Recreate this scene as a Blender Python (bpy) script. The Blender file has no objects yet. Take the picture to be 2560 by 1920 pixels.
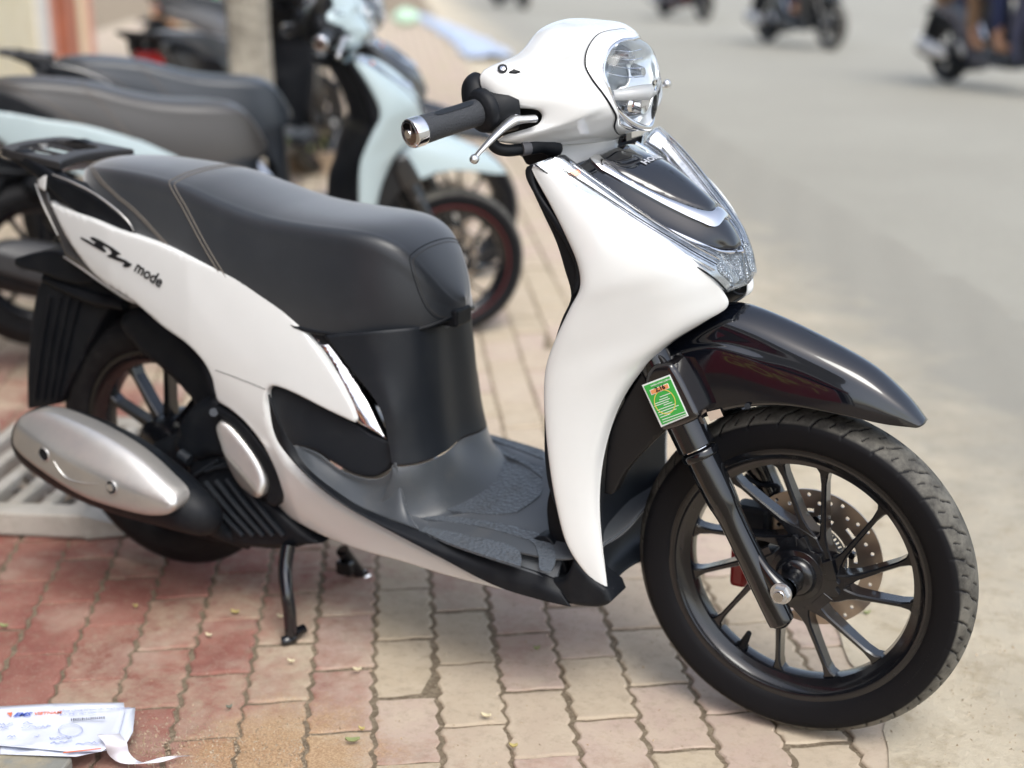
import bpy, math, random
import numpy as np
from mathutils import Vector, Matrix
from mathutils.geometry import delaunay_2d_cdt
random.seed(7); rng = np.random.default_rng(7)
scn = bpy.context.scene
COL = scn.collection
rad = math.radians
# ------------------------------------------------------------------ camera, sky, sun, exposure
CAM = np.array([0.5873494, -2.03332012, 1.23844876]); YAW, PITCH, ROLL = [rad(a) for a in (118.61264, 17.47687, -0.31)]
FPX = 3548.26
FWD = np.array([math.cos(PITCH)*math.cos(YAW), math.cos(PITCH)*math.sin(YAW), -math.sin(PITCH)])
_r = np.array([math.sin(YAW), -math.cos(YAW), 0.0]); _u = np.cross(_r, FWD)
RGT = math.cos(ROLL)*_r+math.sin(ROLL)*_u; UP = -math.sin(ROLL)*_r+math.cos(ROLL)*_u
cam = bpy.data.cameras.new('camera'); cam_o = bpy.data.objects.new('camera', cam); COL.objects.link(cam_o)
M = Matrix(((RGT[0], UP[0], -FWD[0], CAM[0]), (RGT[1], UP[1], -FWD[1], CAM[1]), (RGT[2], UP[2], -FWD[2], CAM[2]), (0, 0, 0, 1)))
cam_o.matrix_world = M
cam.sensor_width = 36; cam.lens = FPX/2560*36; cam.clip_start = 0.05; cam.clip_end = 900
cam.dof.use_dof = True; cam.dof.focus_distance = 2.12; cam.dof.aperture_fstop = 2.0
scn.camera = cam_o
world = bpy.data.worlds.new('World'); scn.world = world; world.use_nodes = True
wn = world.node_tree; wn.nodes.clear()
sky = wn.nodes.new('ShaderNodeTexSky'); sky.sky_type = 'NISHITA'; sky.sun_disc = False
SUN_EL, SUN_AZ = rad(56), rad(318)     # sun direction: elevation, azimuth measured from +X
sky.sun_elevation = SUN_EL; sky.sun_rotation = math.pi/2-SUN_AZ; sky.dust_density = 3; sky.air_density = 1.0
hsv = wn.nodes.new('ShaderNodeHueSaturation'); hsv.inputs['Saturation'].default_value = 0.66
bg = wn.nodes.new('ShaderNodeBackground'); bg.inputs['Strength'].default_value = 0.15
wo = wn.nodes.new('ShaderNodeOutputWorld')
wn.links.new(sky.outputs[0], hsv.inputs['Color']); wn.links.new(hsv.outputs[0], bg.inputs['Color']); wn.links.new(bg.outputs[0], wo.inputs[0])
sl = bpy.data.lights.new('sun', 'SUN'); sl.energy = 0.8; sl.angle = rad(28); sl.color = (.98, 1, .95)
so = bpy.data.objects.new('sun', sl); COL.objects.link(so)
sd = Vector((math.cos(SUN_EL)*math.cos(SUN_AZ), math.cos(SUN_EL)*math.sin(SUN_AZ), math.sin(SUN_EL)))
so.rotation_euler = sd.to_track_quat('Z', 'Y').to_euler()
scn.view_settings.view_transform = 'Standard'; scn.view_settings.look = 'None'
scn.view_settings.exposure = 0.88; scn.view_settings.gamma = 1; scn.view_settings.use_curve_mapping = False

# ------------------------------------------------------------------ measured sight lines -> points at real depth
WIN = dict(A=(960, 0, .45208), B=(1360, 350, .45208), C=(1500, 850, .60277), D=(0, 320, .36166), E=(0, 850, .48216), G=(500, 350, .45208), H=(600, 900, .45208), O=(0, 0, 1.15733))
def ray(w, x, y):
    a = WIN[w]; px = a[0]+x*a[2]; py = a[1]+y*a[2]
    return FWD+RGT*(px-1280)/FPX-UP*(py-960)/FPX
def P(w, x, y, Y):
    d = ray(w, x, y); return CAM+d*(Y-CAM[1])/d[1]
def PZ(w, x, y, Z=0.0):
    d = ray(w, x, y); return CAM+d*(Z-CAM[2])/d[2]
def PL(w, pts): return [P(w, *p) for p in pts]

# ------------------------------------------------------------------ materials
MATS = {}
def mat(name, col, rough=.5, metal=0, coat=0, coat_r=.03, bump=None, noise=None, spec=.5, trans=0, ior=1.45, sheen=0, emit=None):
    m = bpy.data.materials.new(name); m.use_nodes = True; nt = m.node_tree; b = nt.nodes['Principled BSDF']
    b.inputs['Base Color'].default_value = (*col, 1); b.inputs['Roughness'].default_value = rough; b.inputs['Metallic'].default_value = metal
    b.inputs['Coat Weight'].default_value = coat; b.inputs['Coat Roughness'].default_value = coat_r
    b.inputs['Specular IOR Level'].default_value = spec; b.inputs['Transmission Weight'].default_value = trans; b.inputs['IOR'].default_value = ior
    b.inputs['Sheen Weight'].default_value = sheen
    tc = nt.nodes.new('ShaderNodeTexCoord')
    if noise:   # (scale, colour2, lo, hi, rough2)
        n = nt.nodes.new('ShaderNodeTexNoise'); n.inputs['Scale'].default_value = noise[0]; n.inputs['Detail'].default_value = 6; n.inputs['Roughness'].default_value = .65
        r = nt.nodes.new('ShaderNodeMapRange'); r.inputs[1].default_value = noise[2]; r.inputs[2].default_value = noise[3]; r.clamp = True
        x = nt.nodes.new('ShaderNodeMix'); x.data_type = 'RGBA'; x.inputs[6].default_value = (*col, 1); x.inputs[7].default_value = (*noise[1], 1)
        nt.links.new(tc.outputs['Object'], n.inputs['Vector']); nt.links.new(n.outputs['Fac'], r.inputs[0]); nt.links.new(r.outputs[0], x.inputs[0]); nt.links.new(x.outputs[2], b.inputs['Base Color'])
        if len(noise) > 4:
            q = nt.nodes.new('ShaderNodeMapRange'); q.inputs[3].default_value = rough; q.inputs[4].default_value = noise[4]
            nt.links.new(r.outputs[0], q.inputs[0]); nt.links.new(q.outputs[0], b.inputs['Roughness'])
    if bump:    # (kind, scale, strength, distance)
        if bump[0] == 'voronoi': t = nt.nodes.new('ShaderNodeTexVoronoi'); t.inputs['Scale'].default_value = bump[1]; out = t.outputs['Distance']
        else: t = nt.nodes.new('ShaderNodeTexNoise'); t.inputs['Scale'].default_value = bump[1]; t.inputs['Detail'].default_value = 5; out = t.outputs['Fac']
        bp = nt.nodes.new('ShaderNodeBump'); bp.inputs['Strength'].default_value = bump[2]; bp.inputs['Distance'].default_value = bump[3]
        nt.links.new(tc.outputs['Object'], t.inputs['Vector']); nt.links.new(out, bp.inputs['Height']); nt.links.new(bp.outputs[0], b.inputs['Normal'])
    if emit: b.inputs['Emission Color'].default_value = (*emit[0], 1); b.inputs['Emission Strength'].default_value = emit[1]
    MATS[name] = m; return m
white = mat('pearl_white_paint', (.745, .755, .745), .22, 0, 1, .02, noise=(3, (.775, .785, .775), .4, .6))
gblack = mat('gloss_black_paint', (.003, .004, .007), .10, 0, 1, .012, noise=(9, (.010, .011, .013), .62, .8), bump=('noise', 14, .04, .004))
gblack.node_tree.nodes['Principled BSDF'].inputs['Coat IOR'].default_value = 1.5
forkm = mat('gloss_black_metal', (.004, .0045, .006), .14, 0, .7, .02)
pblack = mat('matt_black_plastic', (.0065, .008, .011), .46, noise=(25, (.011, .0125, .015), .45, .65, .55), bump=('noise', 900, .12, .0006), spec=.28)
dgrey = mat('dark_grey_plastic', (.013, .016, .021), .46, noise=(14, (.021, .024, .028), .5, .75, .55), bump=('noise', 900, .12, .0006), spec=.4)
floorm = mat('floor_plastic', (.048, .056, .066), .36, noise=(18, (.065, .07, .075), .5, .75, .5), bump=('noise', 700, .15, .0006), sheen=.35)
floorp = mat('floor_tread_plastic', (.085, .097, .112), .34, noise=(18, (.07, .075, .08), .5, .75, .5), bump=('voronoi', 150, .9, .002))
vinyl = mat('seat_vinyl', (.011, .0145, .020), .44, 0, .35, .30, noise=(22, (.016, .020, .026), .48, .72, .50), bump=('noise', 650, .22, .0008), spec=.5, sheen=.8)
vinyl.node_tree.nodes['Principled BSDF'].inputs['Sheen Roughness'].default_value = .42
piping = mat('grey_stitch', (.16, .14, .12), .7)
rubber = mat('tyre_rubber', (.006, .006, .0075), .6, noise=(40, (.016, .016, .016), .45, .7, .7), bump=('noise', 300, .15, .0006), spec=.35)
chrome = mat('chrome', (.82, .82, .84), .06, 1, bump=('noise', 11, .05, .004))
dchrome = mat('dark_chrome', (.28, .22, .20), .10, 1)
silver = mat('satin_silver', (.50, .495, .485), .30, .7, .35, .1, noise=(8, (.58, .56, .53), .4, .6))
alu = mat('cast_aluminium', (.72, .73, .74), .3, .9, bump=('noise', 300, .08, .0006))
dkmetal = mat('rim_black', (.0045, .005, .007), .22, .0, .6, .10, noise=(35, (.008, .0085, .010), .5, .8, .34))
discm = mat('brake_disc_steel', (.46, .39, .33), .30, .9, noise=(30, (.52, .45, .38), .4, .6, .36))
redm = mat('red_caliper', (.32, .015, .015), .4, 0, .5)
amber = mat('amber_bulb', (.85, .22, .06), .3, 0, .5)
clear = mat('clear_lens', (1, 1, 1), .0, trans=1, ior=1.36, spec=.5)
refl = mat('lamp_reflector', (.50, .53, .56), .16, .8, noise=(30, (.72, .76, .80), .45, .6), bump=('noise', 18, .18, .006))
faceted = mat('faceted_reflector', (.50, .54, .58), .20, .8, noise=(40, (.26, .31, .36), .4, .7), bump=('voronoi', 330, 1.0, .002))
bulbw = mat('headlamp_reflector', (.80, .85, .88), .20, .55, .4, noise=(10, (.66, .73, .77), .45, .6))
green = mat('green_label_print', (.05, .42, .07), .35, 0, .4)
paperw = mat('white_print', (.82, .83, .83), .45)
orange = mat('orange_label_print', (.85, .33, .13), .4)
yellow = mat('yellow_print', (.72, .62, .12), .5)
letters = mat('silver_lettering', (.75, .75, .76), .3, .6)
inkblack = mat('black_lettering', (.012, .012, .014), .3, 0, .4)
skin = mat('skin', (.42, .23, .15), .55, noise=(12, (.48, .27, .18), .4, .6))
redlamp = mat('red_tail_lens', (.45, .02, .02), .2, 0, 1)

# ------------------------------------------------------------------ mesh helpers
def mesh_obj(name, V, F, m, parent=None, smooth=True, mods=None, kind=None):
    me = bpy.data.meshes.new(name); me.from_pydata([tuple(map(float, v)) for v in V], [], [tuple(map(int, f)) for f in F]); me.validate()
    if smooth: me.polygons.foreach_set('use_smooth', [True]*len(me.polygons))
    mm = m if isinstance(m, (list, tuple)) else [m]
    for q in mm: me.materials.append(q)
    me.update()
    o = bpy.data.objects.new(name, me); COL.objects.link(o)
    if parent is not None: o.parent = parent
    if kind: o['kind'] = kind
    return o
def sol(o, t, off=0.0):
    s = o.modifiers.new('thickness', 'SOLIDIFY'); s.thickness = t; s.offset = off; return o
def bev(o, w, seg=2, ang=35):
    b = o.modifiers.new('bevel', 'BEVEL'); b.width = w; b.segments = seg; b.limit_method = 'ANGLE'; b.angle_limit = rad(ang); return o
def cr1(p0, p1, p2, p3, t):
    return .5*((2*p1)+(-p0+p2)*t+(2*p0-5*p1+4*p2-p3)*t*t+(-p0+3*p1-3*p2+p3)*t**3)
def spline(pts, n=8, closed=False):
    pts = [np.asarray(p, float) for p in pts]; N = len(pts); out = []
    for i in range(N if closed else N-1):
        g = (lambda k: pts[k % N]) if closed else (lambda k: pts[min(max(k, 0), N-1)])
        for k in range(n): out.append(cr1(g(i-1), g(i), g(i+1), g(i+2), k/n))
    if not closed: out.append(pts[-1])
    return out
def outline(pts, n=6):
    """closed outline through (x,y) points; a third item marks a sharp corner"""
    P0 = [np.array(p[:2], float) for p in pts]; c = [len(p) > 2 for p in pts]; N = len(pts)
    if not any(c): return spline(P0, n, True)
    s = c.index(True); P0 = P0[s:]+P0[:s]; c = c[s:]+c[:s]; out = []; seg = [P0[0]]
    for i in range(1, N+1):
        seg.append(P0[i % N])
        if c[i % N]:
            out += spline(seg, n)[:-1] if len(seg) > 2 else [seg[0]]
            seg = [P0[i % N]]
    return out
def loft(net, nu=6, nv=6, closed_v=False, closed_u=False):
    """net[i][j] points; returns verts, faces of the surface through them"""
    rows = [spline(r, nv, closed_v) for r in net]; nc = len(rows[0])
    cols = [spline([r[j] for r in rows], nu, closed_u) for j in range(nc)]
    nr = len(cols[0]); V = [cols[j][i] for i in range(nr) for j in range(nc)]; F = []
    for i in range(nr if closed_u else nr-1):
        for j in range(nc if closed_v else nc-1):
            a = i*nc+j; b = i*nc+(j+1) % nc; i2 = (i+1) % nr
            F.append((a, b, i2*nc+(j+1) % nc, i2*nc+j))
    return V, F
def mir(V): return [np.array([v[0], -v[1], v[2]]) for v in V]
def mirnet(net): return [[np.array([v[0], -v[1], v[2]]) for v in r] for r in net]
def full(row): return list(row)+[np.array([v[0], -v[1], v[2]]) for v in row[::-1][1:]]     # near edge -> centre -> far edge
def dist_edges(Q, poly):
    A = poly; B = np.roll(poly, -1, 0); d = B-A; L = (d**2).sum(1)+1e-12
    out = np.full(len(Q), 9.)
    for a, dd, l in zip(A, d, L):
        t = np.clip(((Q-a)@dd)/l, 0, 1); out = np.minimum(out, np.hypot(*((Q-a)-t[:, None]*dd).T))
    return out
def inside(Q, poly):
    r = np.zeros(len(Q), bool); A = poly; B = np.roll(poly, -1, 0)
    for a, b in zip(A, B):
        c = ((a[1] > Q[:, 1]) != (b[1] > Q[:, 1]))
        with np.errstate(all='ignore'):
            xi = (b[0]-a[0])*(Q[:, 1]-a[1])/(b[1]-a[1]+1e-15)+a[0]
        r ^= c & (Q[:, 0] < xi)
    return r
def fill2d(poly, res, holes=(), ring=0):
    poly = np.array(poly); lo = poly.min(0); hi = poly.max(0)
    gx, gy = np.meshgrid(np.arange(lo[0]+res/2, hi[0], res), np.arange(lo[1]+res/2, hi[1], res*.87))
    gx[1::2] += res/2
    Q = np.stack([gx.ravel(), gy.ravel()], 1); Q = Q[inside(Q, poly)] if len(Q) else Q
    if len(Q): Q = Q[dist_edges(Q, poly) > res*.45]
    if ring:
        if len(Q): Q = Q[dist_edges(Q, poly) > ring*1.25]
        tn = np.roll(poly, -1, 0)-np.roll(poly, 1, 0); nl = np.stack([-tn[:, 1], tn[:, 0]], 1); nl /= np.linalg.norm(nl, axis=1)[:, None]+1e-12
        ar = ((poly[:, 0]*np.roll(poly[:, 1], -1)-np.roll(poly[:, 0], -1)*poly[:, 1]).sum())
        if ar < 0: nl = -nl
        for fr_ in (.12, .35, .65, 1.0):
            R_ = poly+nl*ring*fr_; R_ = R_[inside(R_, poly)]; R_ = R_[dist_edges(R_, poly) > ring*fr_*.93]
            keep = []
            for q in R_:
                if not keep or np.hypot(*(q-keep[-1])) > .0022: keep.append(q)
            if keep: Q = np.vstack([Q, np.array(keep)]) if len(Q) else np.array(keep)
    for h in holes:
        h = np.array(h)
        if len(Q): Q = Q[~inside(Q, h)]
        if len(Q): Q = Q[dist_edges(Q, h) > res*.4]
    pts = [poly]+[np.array(h) for h in holes]
    V = np.vstack(pts+[Q]) if len(Q) else np.vstack(pts)
    fs = []; k = 0
    for p in pts: fs.append(list(range(k, k+len(p)))); k += len(p)
    ed = [(f[i], f[(i+1) % len(f)]) for f in fs for i in range(len(f))]
    r = delaunay_2d_cdt([Vector(v) for v in V], ed, [], 0, 1e-7)
    V2 = np.array([tuple(v) for v in r[0]]); F = np.array([list(f) for f in r[2] if len(f) == 3])
    cen = V2[F].mean(1); ok = inside(cen, poly)
    for h in holes: ok &= ~inside(cen, np.array(h))
    return V2, F[ok]
def border_edges(F):
    s = {}
    for f in F:
        for i in range(len(f)):
            a, b = f[i], f[(i+1) % len(f)]; s[(a, b)] = s.get((a, b), 0)+1
    return [(a, b) for (a, b) in s if (b, a) not in s]
def panel(name, win, pts, Y, m, parent, th=.02, ew=.012, ed=.008, res=.010, mirror=False, n=6, holes=(), back=False):
    """side panel: outline measured on the near side, lying on the surface y=Y(x,z), with rounded rim and depth th"""
    Yf = Y if callable(Y) else (lambda x, z: Y)
    def lift(o2):
        R = []
        for q in o2:
            yv = -.15
            for _ in range(8): p = P(win, q[0], q[1], yv); yv = Yf(p[0], p[2])
            R.append((p[0], p[2]))
        return np.array(R)
    poly = lift(outline(pts, n)); hl = [lift(outline(h, n)) for h in holes]
    V2, F = fill2d(poly, res, hl, ew if len(poly) < 900 and ew < .04 and res < .0125 and ed > .0005 else 0)
    d = dist_edges(V2, poly)
    for h in hl: d = np.minimum(d, dist_edges(V2, h))
    t = np.clip(d/ew, 0, 1); y = np.array([Yf(a, b) for a, b in V2])+ed*(1-np.sqrt(np.clip(1-(1-t)**2, 0, 1)))
    V = np.stack([V2[:, 0], y, V2[:, 1]], 1)
    # orientation: normals to -y
    a, b, c = V[F[0]]; nrm = np.cross(b-a, c-a)
    if nrm[1] > 0: F = F[:, ::-1]
    F = [tuple(f) for f in F]; be = border_edges(F); nV = len(V)
    idx = {}; ex = []
    for (p, q) in be:
        for k in (p, q):
            if k not in idx: idx[k] = nV+len(ex); ex.append(V[k]+np.array([0, th, 0]))
    F2 = F+[(q, p, idx[p], idx[q]) for p, q in be]; VV = list(V)+ex
    out = [mesh_obj(name, VV, F2, m, parent)]
    if mirror: out.append(mesh_obj(name, mir(VV), [f[::-1] for f in F2], m, parent))
    for o in out: es(o)
    return out if mirror else out[0]
def es(o, a=50):
    e = o.modifiers.new('edges', 'EDGE_SPLIT'); e.split_angle = rad(a); return o
def tube(name, pts, r, m, parent, n=12, k=6, smooth=True, sq=1.0):
    """swept round bar; r number or list (one per control point)"""
    rr = r if isinstance(r, (list, tuple)) else [r]*len(pts)
    S = spline([np.append(np.asarray(p, float), q) for p, q in zip(pts, rr)], k) if len(pts) > 2 else [np.append(np.asarray(p, float), q) for p, q in zip(pts, rr)]
    S = np.array(S); C = S[:, :3]; R = S[:, 3]; V = []; F = []
    T = np.gradient(C, axis=0); T /= np.linalg.norm(T, axis=1)[:, None]+1e-12
    u = np.cross(T[0], [0, 0, 1.]);  u = u if np.linalg.norm(u) > .1 else np.cross(T[0], [0, 1., 0]); u /= np.linalg.norm(u)
    for i in range(len(C)):
        u = u-T[i]*(u@T[i]); u /= np.linalg.norm(u); w = np.cross(T[i], u)
        for a in range(n):
            an = 2*math.pi*a/n; V.append(C[i]+R[i]*(u*math.cos(an)+w*math.sin(an)*sq))
    for i in range(len(C)-1):
        for a in range(n): b = (a+1) % n; F.append((i*n+a, i*n+b, (i+1)*n+b, (i+1)*n+a))
    F.append(tuple(range(n))[::-1]); F.append(tuple((len(C)-1)*n+a for a in range(n)))
    o = mesh_obj(name, V, F, m, parent, smooth); es(o, 45); return o
def lathe_pts(prof, n, axis_o, axis_d, closed=False):
    """prof: (radius, along)"""
    d = np.asarray(axis_d, float); d /= np.linalg.norm(d); u = np.cross(d, [0, 0, 1.]); u = u if np.linalg.norm(u) > .1 else np.cross(d, [1., 0, 0]); u /= np.linalg.norm(u); w = np.cross(d, u)
    V = []; F = []; k = len(prof)
    for a in range(n):
        an = 2*math.pi*a/n; e = u*math.cos(an)+w*math.sin(an)
        for r, s in prof: V.append(np.asarray(axis_o)+e*r+d*s)
    for a in range(n):
        b = (a+1) % n
        for i in range(k if closed else k-1):
            j = (i+1) % k; F.append((a*k+i, b*k+i, b*k+j, a*k+j))
    return V, F
def lathe(name, prof, o, d, m, parent, n=48, closed=False, a=40):
    V, F = lathe_pts(prof, n, o, d, closed); ob = mesh_obj(name, V, F, m, parent); es(ob, a); return ob
def plate(name, poly, holes, frame, th, m, parent, res=.02, smooth=False):
    """flat plate from a 2D outline; frame=(origin, u, v, n)"""
    V2, F = fill2d(poly, res, holes); o, u, v, nn = [np.asarray(q, float) for q in frame]
    F = [tuple(f) for f in F]
    a, b, c = [V2[k] for k in F[0]]
    if (b[0]-a[0])*(c[1]-a[1])-(b[1]-a[1])*(c[0]-a[0]) < 0: F = [f[::-1] for f in F]
    n0 = len(V2); V = [o+u*p[0]+v*p[1]+nn*th/2 for p in V2]+[o+u*p[0]+v*p[1]-nn*th/2 for p in V2]
    G = F+[tuple(k+n0 for k in f[::-1]) for f in F]+[(q, p, p+n0, q+n0) for p, q in border_edges(F)]
    ob = mesh_obj(name, V, G, m, parent, smooth)
    return ob
def box(name, c, s, m, parent=None, R=None, b=0.0, kind=None):
    c = np.asarray(c, float); V = []
    for i in (-1, 1):
        for j in (-1, 1):
            for k in (-1, 1):
                p = np.array([i*s[0]/2, j*s[1]/2, k*s[2]/2]); V.append(c+(np.asarray(R)@p if R is not None else p))
    F = [(0, 1, 3, 2), (4, 6, 7, 5), (0, 4, 5, 1), (2, 3, 7, 6), (0, 2, 6, 4), (1, 5, 7, 3)]
    o = mesh_obj(name, V, F, m, parent, False, kind=kind)
    if b: bev(o, b)
    return o
def rz(a): c, s = math.cos(a), math.sin(a); return np.array([[c, -s, 0], [s, c, 0], [0, 0, 1.]])
def joinVF(L):
    V = []; F = []
    for v, f in L:
        k = len(V); V += list(v); F += [tuple(i+k for i in q) for q in f]
    return V, F
def text(name, body, org, xd, ud, size, m, parent, ext=.0006, shear=0, space=1.0, bold=0.0):
    cu = bpy.data.curves.new(name, 'FONT'); cu.body = body; cu.size = size; cu.extrude = ext; cu.shear = shear; cu.space_character = space; cu.offset = bold; cu.resolution_u = 3
    t = bpy.data.objects.new(name, cu); COL.objects.link(t)
    me = bpy.data.meshes.new_from_object(t.evaluated_get(bpy.context.evaluated_depsgraph_get()))
    COL.objects.unlink(t); bpy.data.objects.remove(t)
    xd = np.asarray(xd, float); xd /= np.linalg.norm(xd); ud = np.asarray(ud, float); ud = ud-xd*(ud@xd); ud /= np.linalg.norm(ud); nn = np.cross(xd, ud); org = np.asarray(org, float)
    for v in me.vertices: c = v.co; v.co = Vector(org+xd*c.x+ud*c.y+nn*c.z)
    me.materials.clear(); me.materials.append(m)
    o = bpy.data.objects.new(name, me); COL.objects.link(o)
    if parent is not None: o.parent = parent
    return o
def thing(name, label, cat, loc=(0, 0, 0), group=None):
    o = bpy.data.objects.new(name, None); COL.objects.link(o); o.location = loc; o['label'] = label; o['category'] = cat; o.empty_display_size = .1
    if group: o['group'] = group
    return o
def tag(o, label, cat, group=None):
    o['label'] = label; o['category'] = cat
    if group: o['group'] = group
    return o

def hit(o, w, x, y, off=0.0):
    """nearest point of a mesh to the sight line through a window point, front side first"""
    V = A_([tuple(v.co) for v in o.data.vertices]); d = ray(w, x, y); d = d/np.linalg.norm(d); q = V-CAM; t = q@d; e = np.linalg.norm(q-t[:, None]*d, axis=1)
    k = np.argsort(e)[:14]; i = k[np.argmin(t[k])]; n = A_(tuple(o.data.vertices[int(i)].normal)); n = n if n@d < 0 else -n
    return CAM+d*t[i]+n*off, n
A_ = np.array

# ================================================================== setting
BA = rad(123.386); BD = np.array([math.cos(BA), math.sin(BA)]); BN = np.array([math.sin(BA), -math.cos(BA)])   # paver columns run along BD, BN points to the street
def ground(name, pts, z, m):
    V = [(p[0], p[1], z) for p in pts]; o = mesh_obj(name, V, [tuple(range(len(pts)))], m, None, False); o['kind'] = 'structure'; return o
def gmat(name, c1, c2, s1, c3, s2, rough, bumps, mask=None):
    m = bpy.data.materials.new(name); m.use_nodes = True; nt = m.node_tree; b = nt.nodes['Principled BSDF']; b.inputs['Roughness'].default_value = rough
    b.inputs['Specular IOR Level'].default_value = .3
    tc = nt.nodes.new('ShaderNodeNewGeometry')
    def N(s, d=8, r=.6): n = nt.nodes.new('ShaderNodeTexNoise'); n.inputs['Scale'].default_value = s; n.inputs['Detail'].default_value = d; n.inputs['Roughness'].default_value = r; nt.links.new(tc.outputs['Position'], n.inputs['Vector']); return n.outputs['Fac']
    def R(x, a, b_): r = nt.nodes.new('ShaderNodeMapRange'); r.inputs[1].default_value = a; r.inputs[2].default_value = b_; nt.links.new(x, r.inputs[0]); return r.outputs[0]
    def X(f, a, b_):
        x = nt.nodes.new('ShaderNodeMix'); x.data_type = 'RGBA'; nt.links.new(f, x.inputs[0])
        for i, q in ((6, a), (7, b_)):
            if isinstance(q, tuple): x.inputs[i].default_value = (*q, 1)
            else: nt.links.new(q, x.inputs[i])
        return x.outputs[2]
    col = X(R(N(s1), .38, .62), c1, c2); col = X(R(N(s2, 10, .7), .5, .66), col, c3)
    nt.links.new(col, b.inputs['Base Color'])
    h = N(bumps[0], 10, .75); bp = nt.nodes.new('ShaderNodeBump'); bp.inputs['Strength'].default_value = bumps[1]; bp.inputs['Distance'].default_value = bumps[2]
    nt.links.new(h, bp.inputs['Height']); nt.links.new(bp.outputs[0], b.inputs['Normal'])
    return m
def pt(c, r): q = BD*r+BN*c; return (q[0], q[1])      # c: distance across towards the street, r: distance along the columns
edge_p = PZ('O', 1955, 1544)[:2]; CE = float(edge_p@BN)          # paver edge
road_p = PZ('O', 1680, 610)[:2]; CR = float(road_p@BN)
asphalt = gmat('asphalt', (.325, .310, .262), (.365, .35, .298), .35, (.285, .272, .228), 45, .85, (260, .5, .004))
concrete = gmat('dusty_concrete', (.57, .49, .36), (.65, .57, .43), 5, (.46, .38, .26), 14, .9, (60, .8, .012))
# dust thins out towards the carriageway: the ramp fades into the asphalt colour in ragged patches
_nt = concrete.node_tree; _b = _nt.nodes['Principled BSDF']; _src = _b.inputs['Base Color'].links[0].from_socket
_g = [n for n in _nt.nodes if n.type == 'NEW_GEOMETRY'][0]; _dp = _nt.nodes.new('ShaderNodeVectorMath'); _dp.operation = 'DOT_PRODUCT'; _dp.inputs[1].default_value = (BN[0], BN[1], 0); _nt.links.new(_g.outputs['Position'], _dp.inputs[0])
_n = _nt.nodes.new('ShaderNodeTexNoise'); _n.inputs['Scale'].default_value = 3.2; _n.inputs['Detail'].default_value = 9; _n.inputs['Roughness'].default_value = .7; _nt.links.new(_g.outputs['Position'], _n.inputs['Vector'])
_m = _nt.nodes.new('ShaderNodeMath'); _m.operation = 'MULTIPLY_ADD'; _m.inputs[1].default_value = 1.1; _nt.links.new(_n.outputs['Fac'], _m.inputs[0]); _nt.links.new(_dp.outputs['Value'], _m.inputs[2])
_r = _nt.nodes.new('ShaderNodeMapRange'); _r.inputs[1].default_value = CR+.05; _r.inputs[2].default_value = CR+.85; _nt.links.new(_m.outputs[0], _r.inputs[0])
_x = _nt.nodes.new('ShaderNodeMix'); _x.data_type = 'RGBA'; _x.inputs[7].default_value = (.34, .323, .275, 1); _nt.links.new(_r.outputs[0], _x.inputs[0]); _nt.links.new(_src, _x.inputs[6]); _nt.links.new(_x.outputs[2], _b.inputs['Base Color'])
sand = gmat('sand', (.22, .17, .115), (.31, .245, .17), 30, (.42, .35, .25), 120, .95, (300, 1, .006))
ground('ground', [(-600, -600), (600, -600), (600, 600), (-600, 600)], -.05, gmat('far_ground', (.30, .26, .21), (.34, .30, .25), 1, (.22, .19, .15), 4, .9, (20, .5, .01)))
ground('road', [pt(CR, -60), pt(CR+60, -60), pt(CR+60, 300), pt(CR, 300)], -.030, asphalt)
# ramp of dusty concrete from the pavers down to the road: one wavy sheet
V = []; F = []; nr, ncx = 420, 40
rr = np.concatenate([np.linspace(-8, 10, 320), np.linspace(10.2, 120, 100)])
for i, r in enumerate(rr):
    e0 = CE-.045+.022*math.sin(r*7.3)+.014*math.sin(r*19+1)+.007*math.sin(r*53)
    for j in range(ncx+1):
        t = j/ncx; c = e0+(CR+.75-e0)*t; z = .004-.033*max(0, (t-.15)/.85)
        if abs(r) < 10: z += .004*math.sin(c*23+r*9)*math.sin(r*17-c*5)*min(1, t*6)+.002*math.sin(r*61+c*47)*min(1, t*6)
        V.append((*pt(c, r), z))
for i in range(len(rr)-1):
    for j in range(ncx): a = i*(ncx+1)+j; F.append((a, a+1, a+ncx+2, a+ncx+1))
mesh_obj('concrete_ramp', V, F, concrete, None, True, kind='structure')
# white road marking, worn
mark = gmat('worn_road_paint', (.62, .61, .57), (.5, .49, .46), 8, (.3, .3, .28), 30, .8, (200, .3, .002))
for r0 in (14, 22, 30): ground('road_marking', [pt(CR+5.5, r0), pt(CR+5.65, r0), pt(CR+5.65, r0+3), pt(CR+5.5, r0+3)], -.026, mark)
# ---- pavers
sb = ground('sand_bed', [pt(CE-30, -8), pt(CE+.02, -8), pt(CE+.02, 60), pt(CE-30, 60)], -.0035, sand)
pav = bpy.data.objects.new('pavement', None); COL.objects.link(pav); pav['kind'] = 'structure'
pm = bpy.data.materials.new('paver'); pm.use_nodes = True; nt = pm.node_tree; b = nt.nodes['Principled BSDF']; b.inputs['Roughness'].default_value = .82; b.inputs['Specular IOR Level'].default_value = .35
geo = nt.nodes.new('ShaderNodeNewGeometry'); oi = nt.nodes.new('ShaderNodeObjectInfo'); at = nt.nodes.new('ShaderNodeAttribute'); at.attribute_name = 'tint'
def NN(s, d=8, r=.6, w=None):
    n = nt.nodes.new('ShaderNodeTexNoise'); n.inputs['Scale'].default_value = s; n.inputs['Detail'].default_value = d; n.inputs['Roughness'].default_value = r; nt.links.new(geo.outputs['Position'], n.inputs['Vector']); return n.outputs['Fac']
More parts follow.
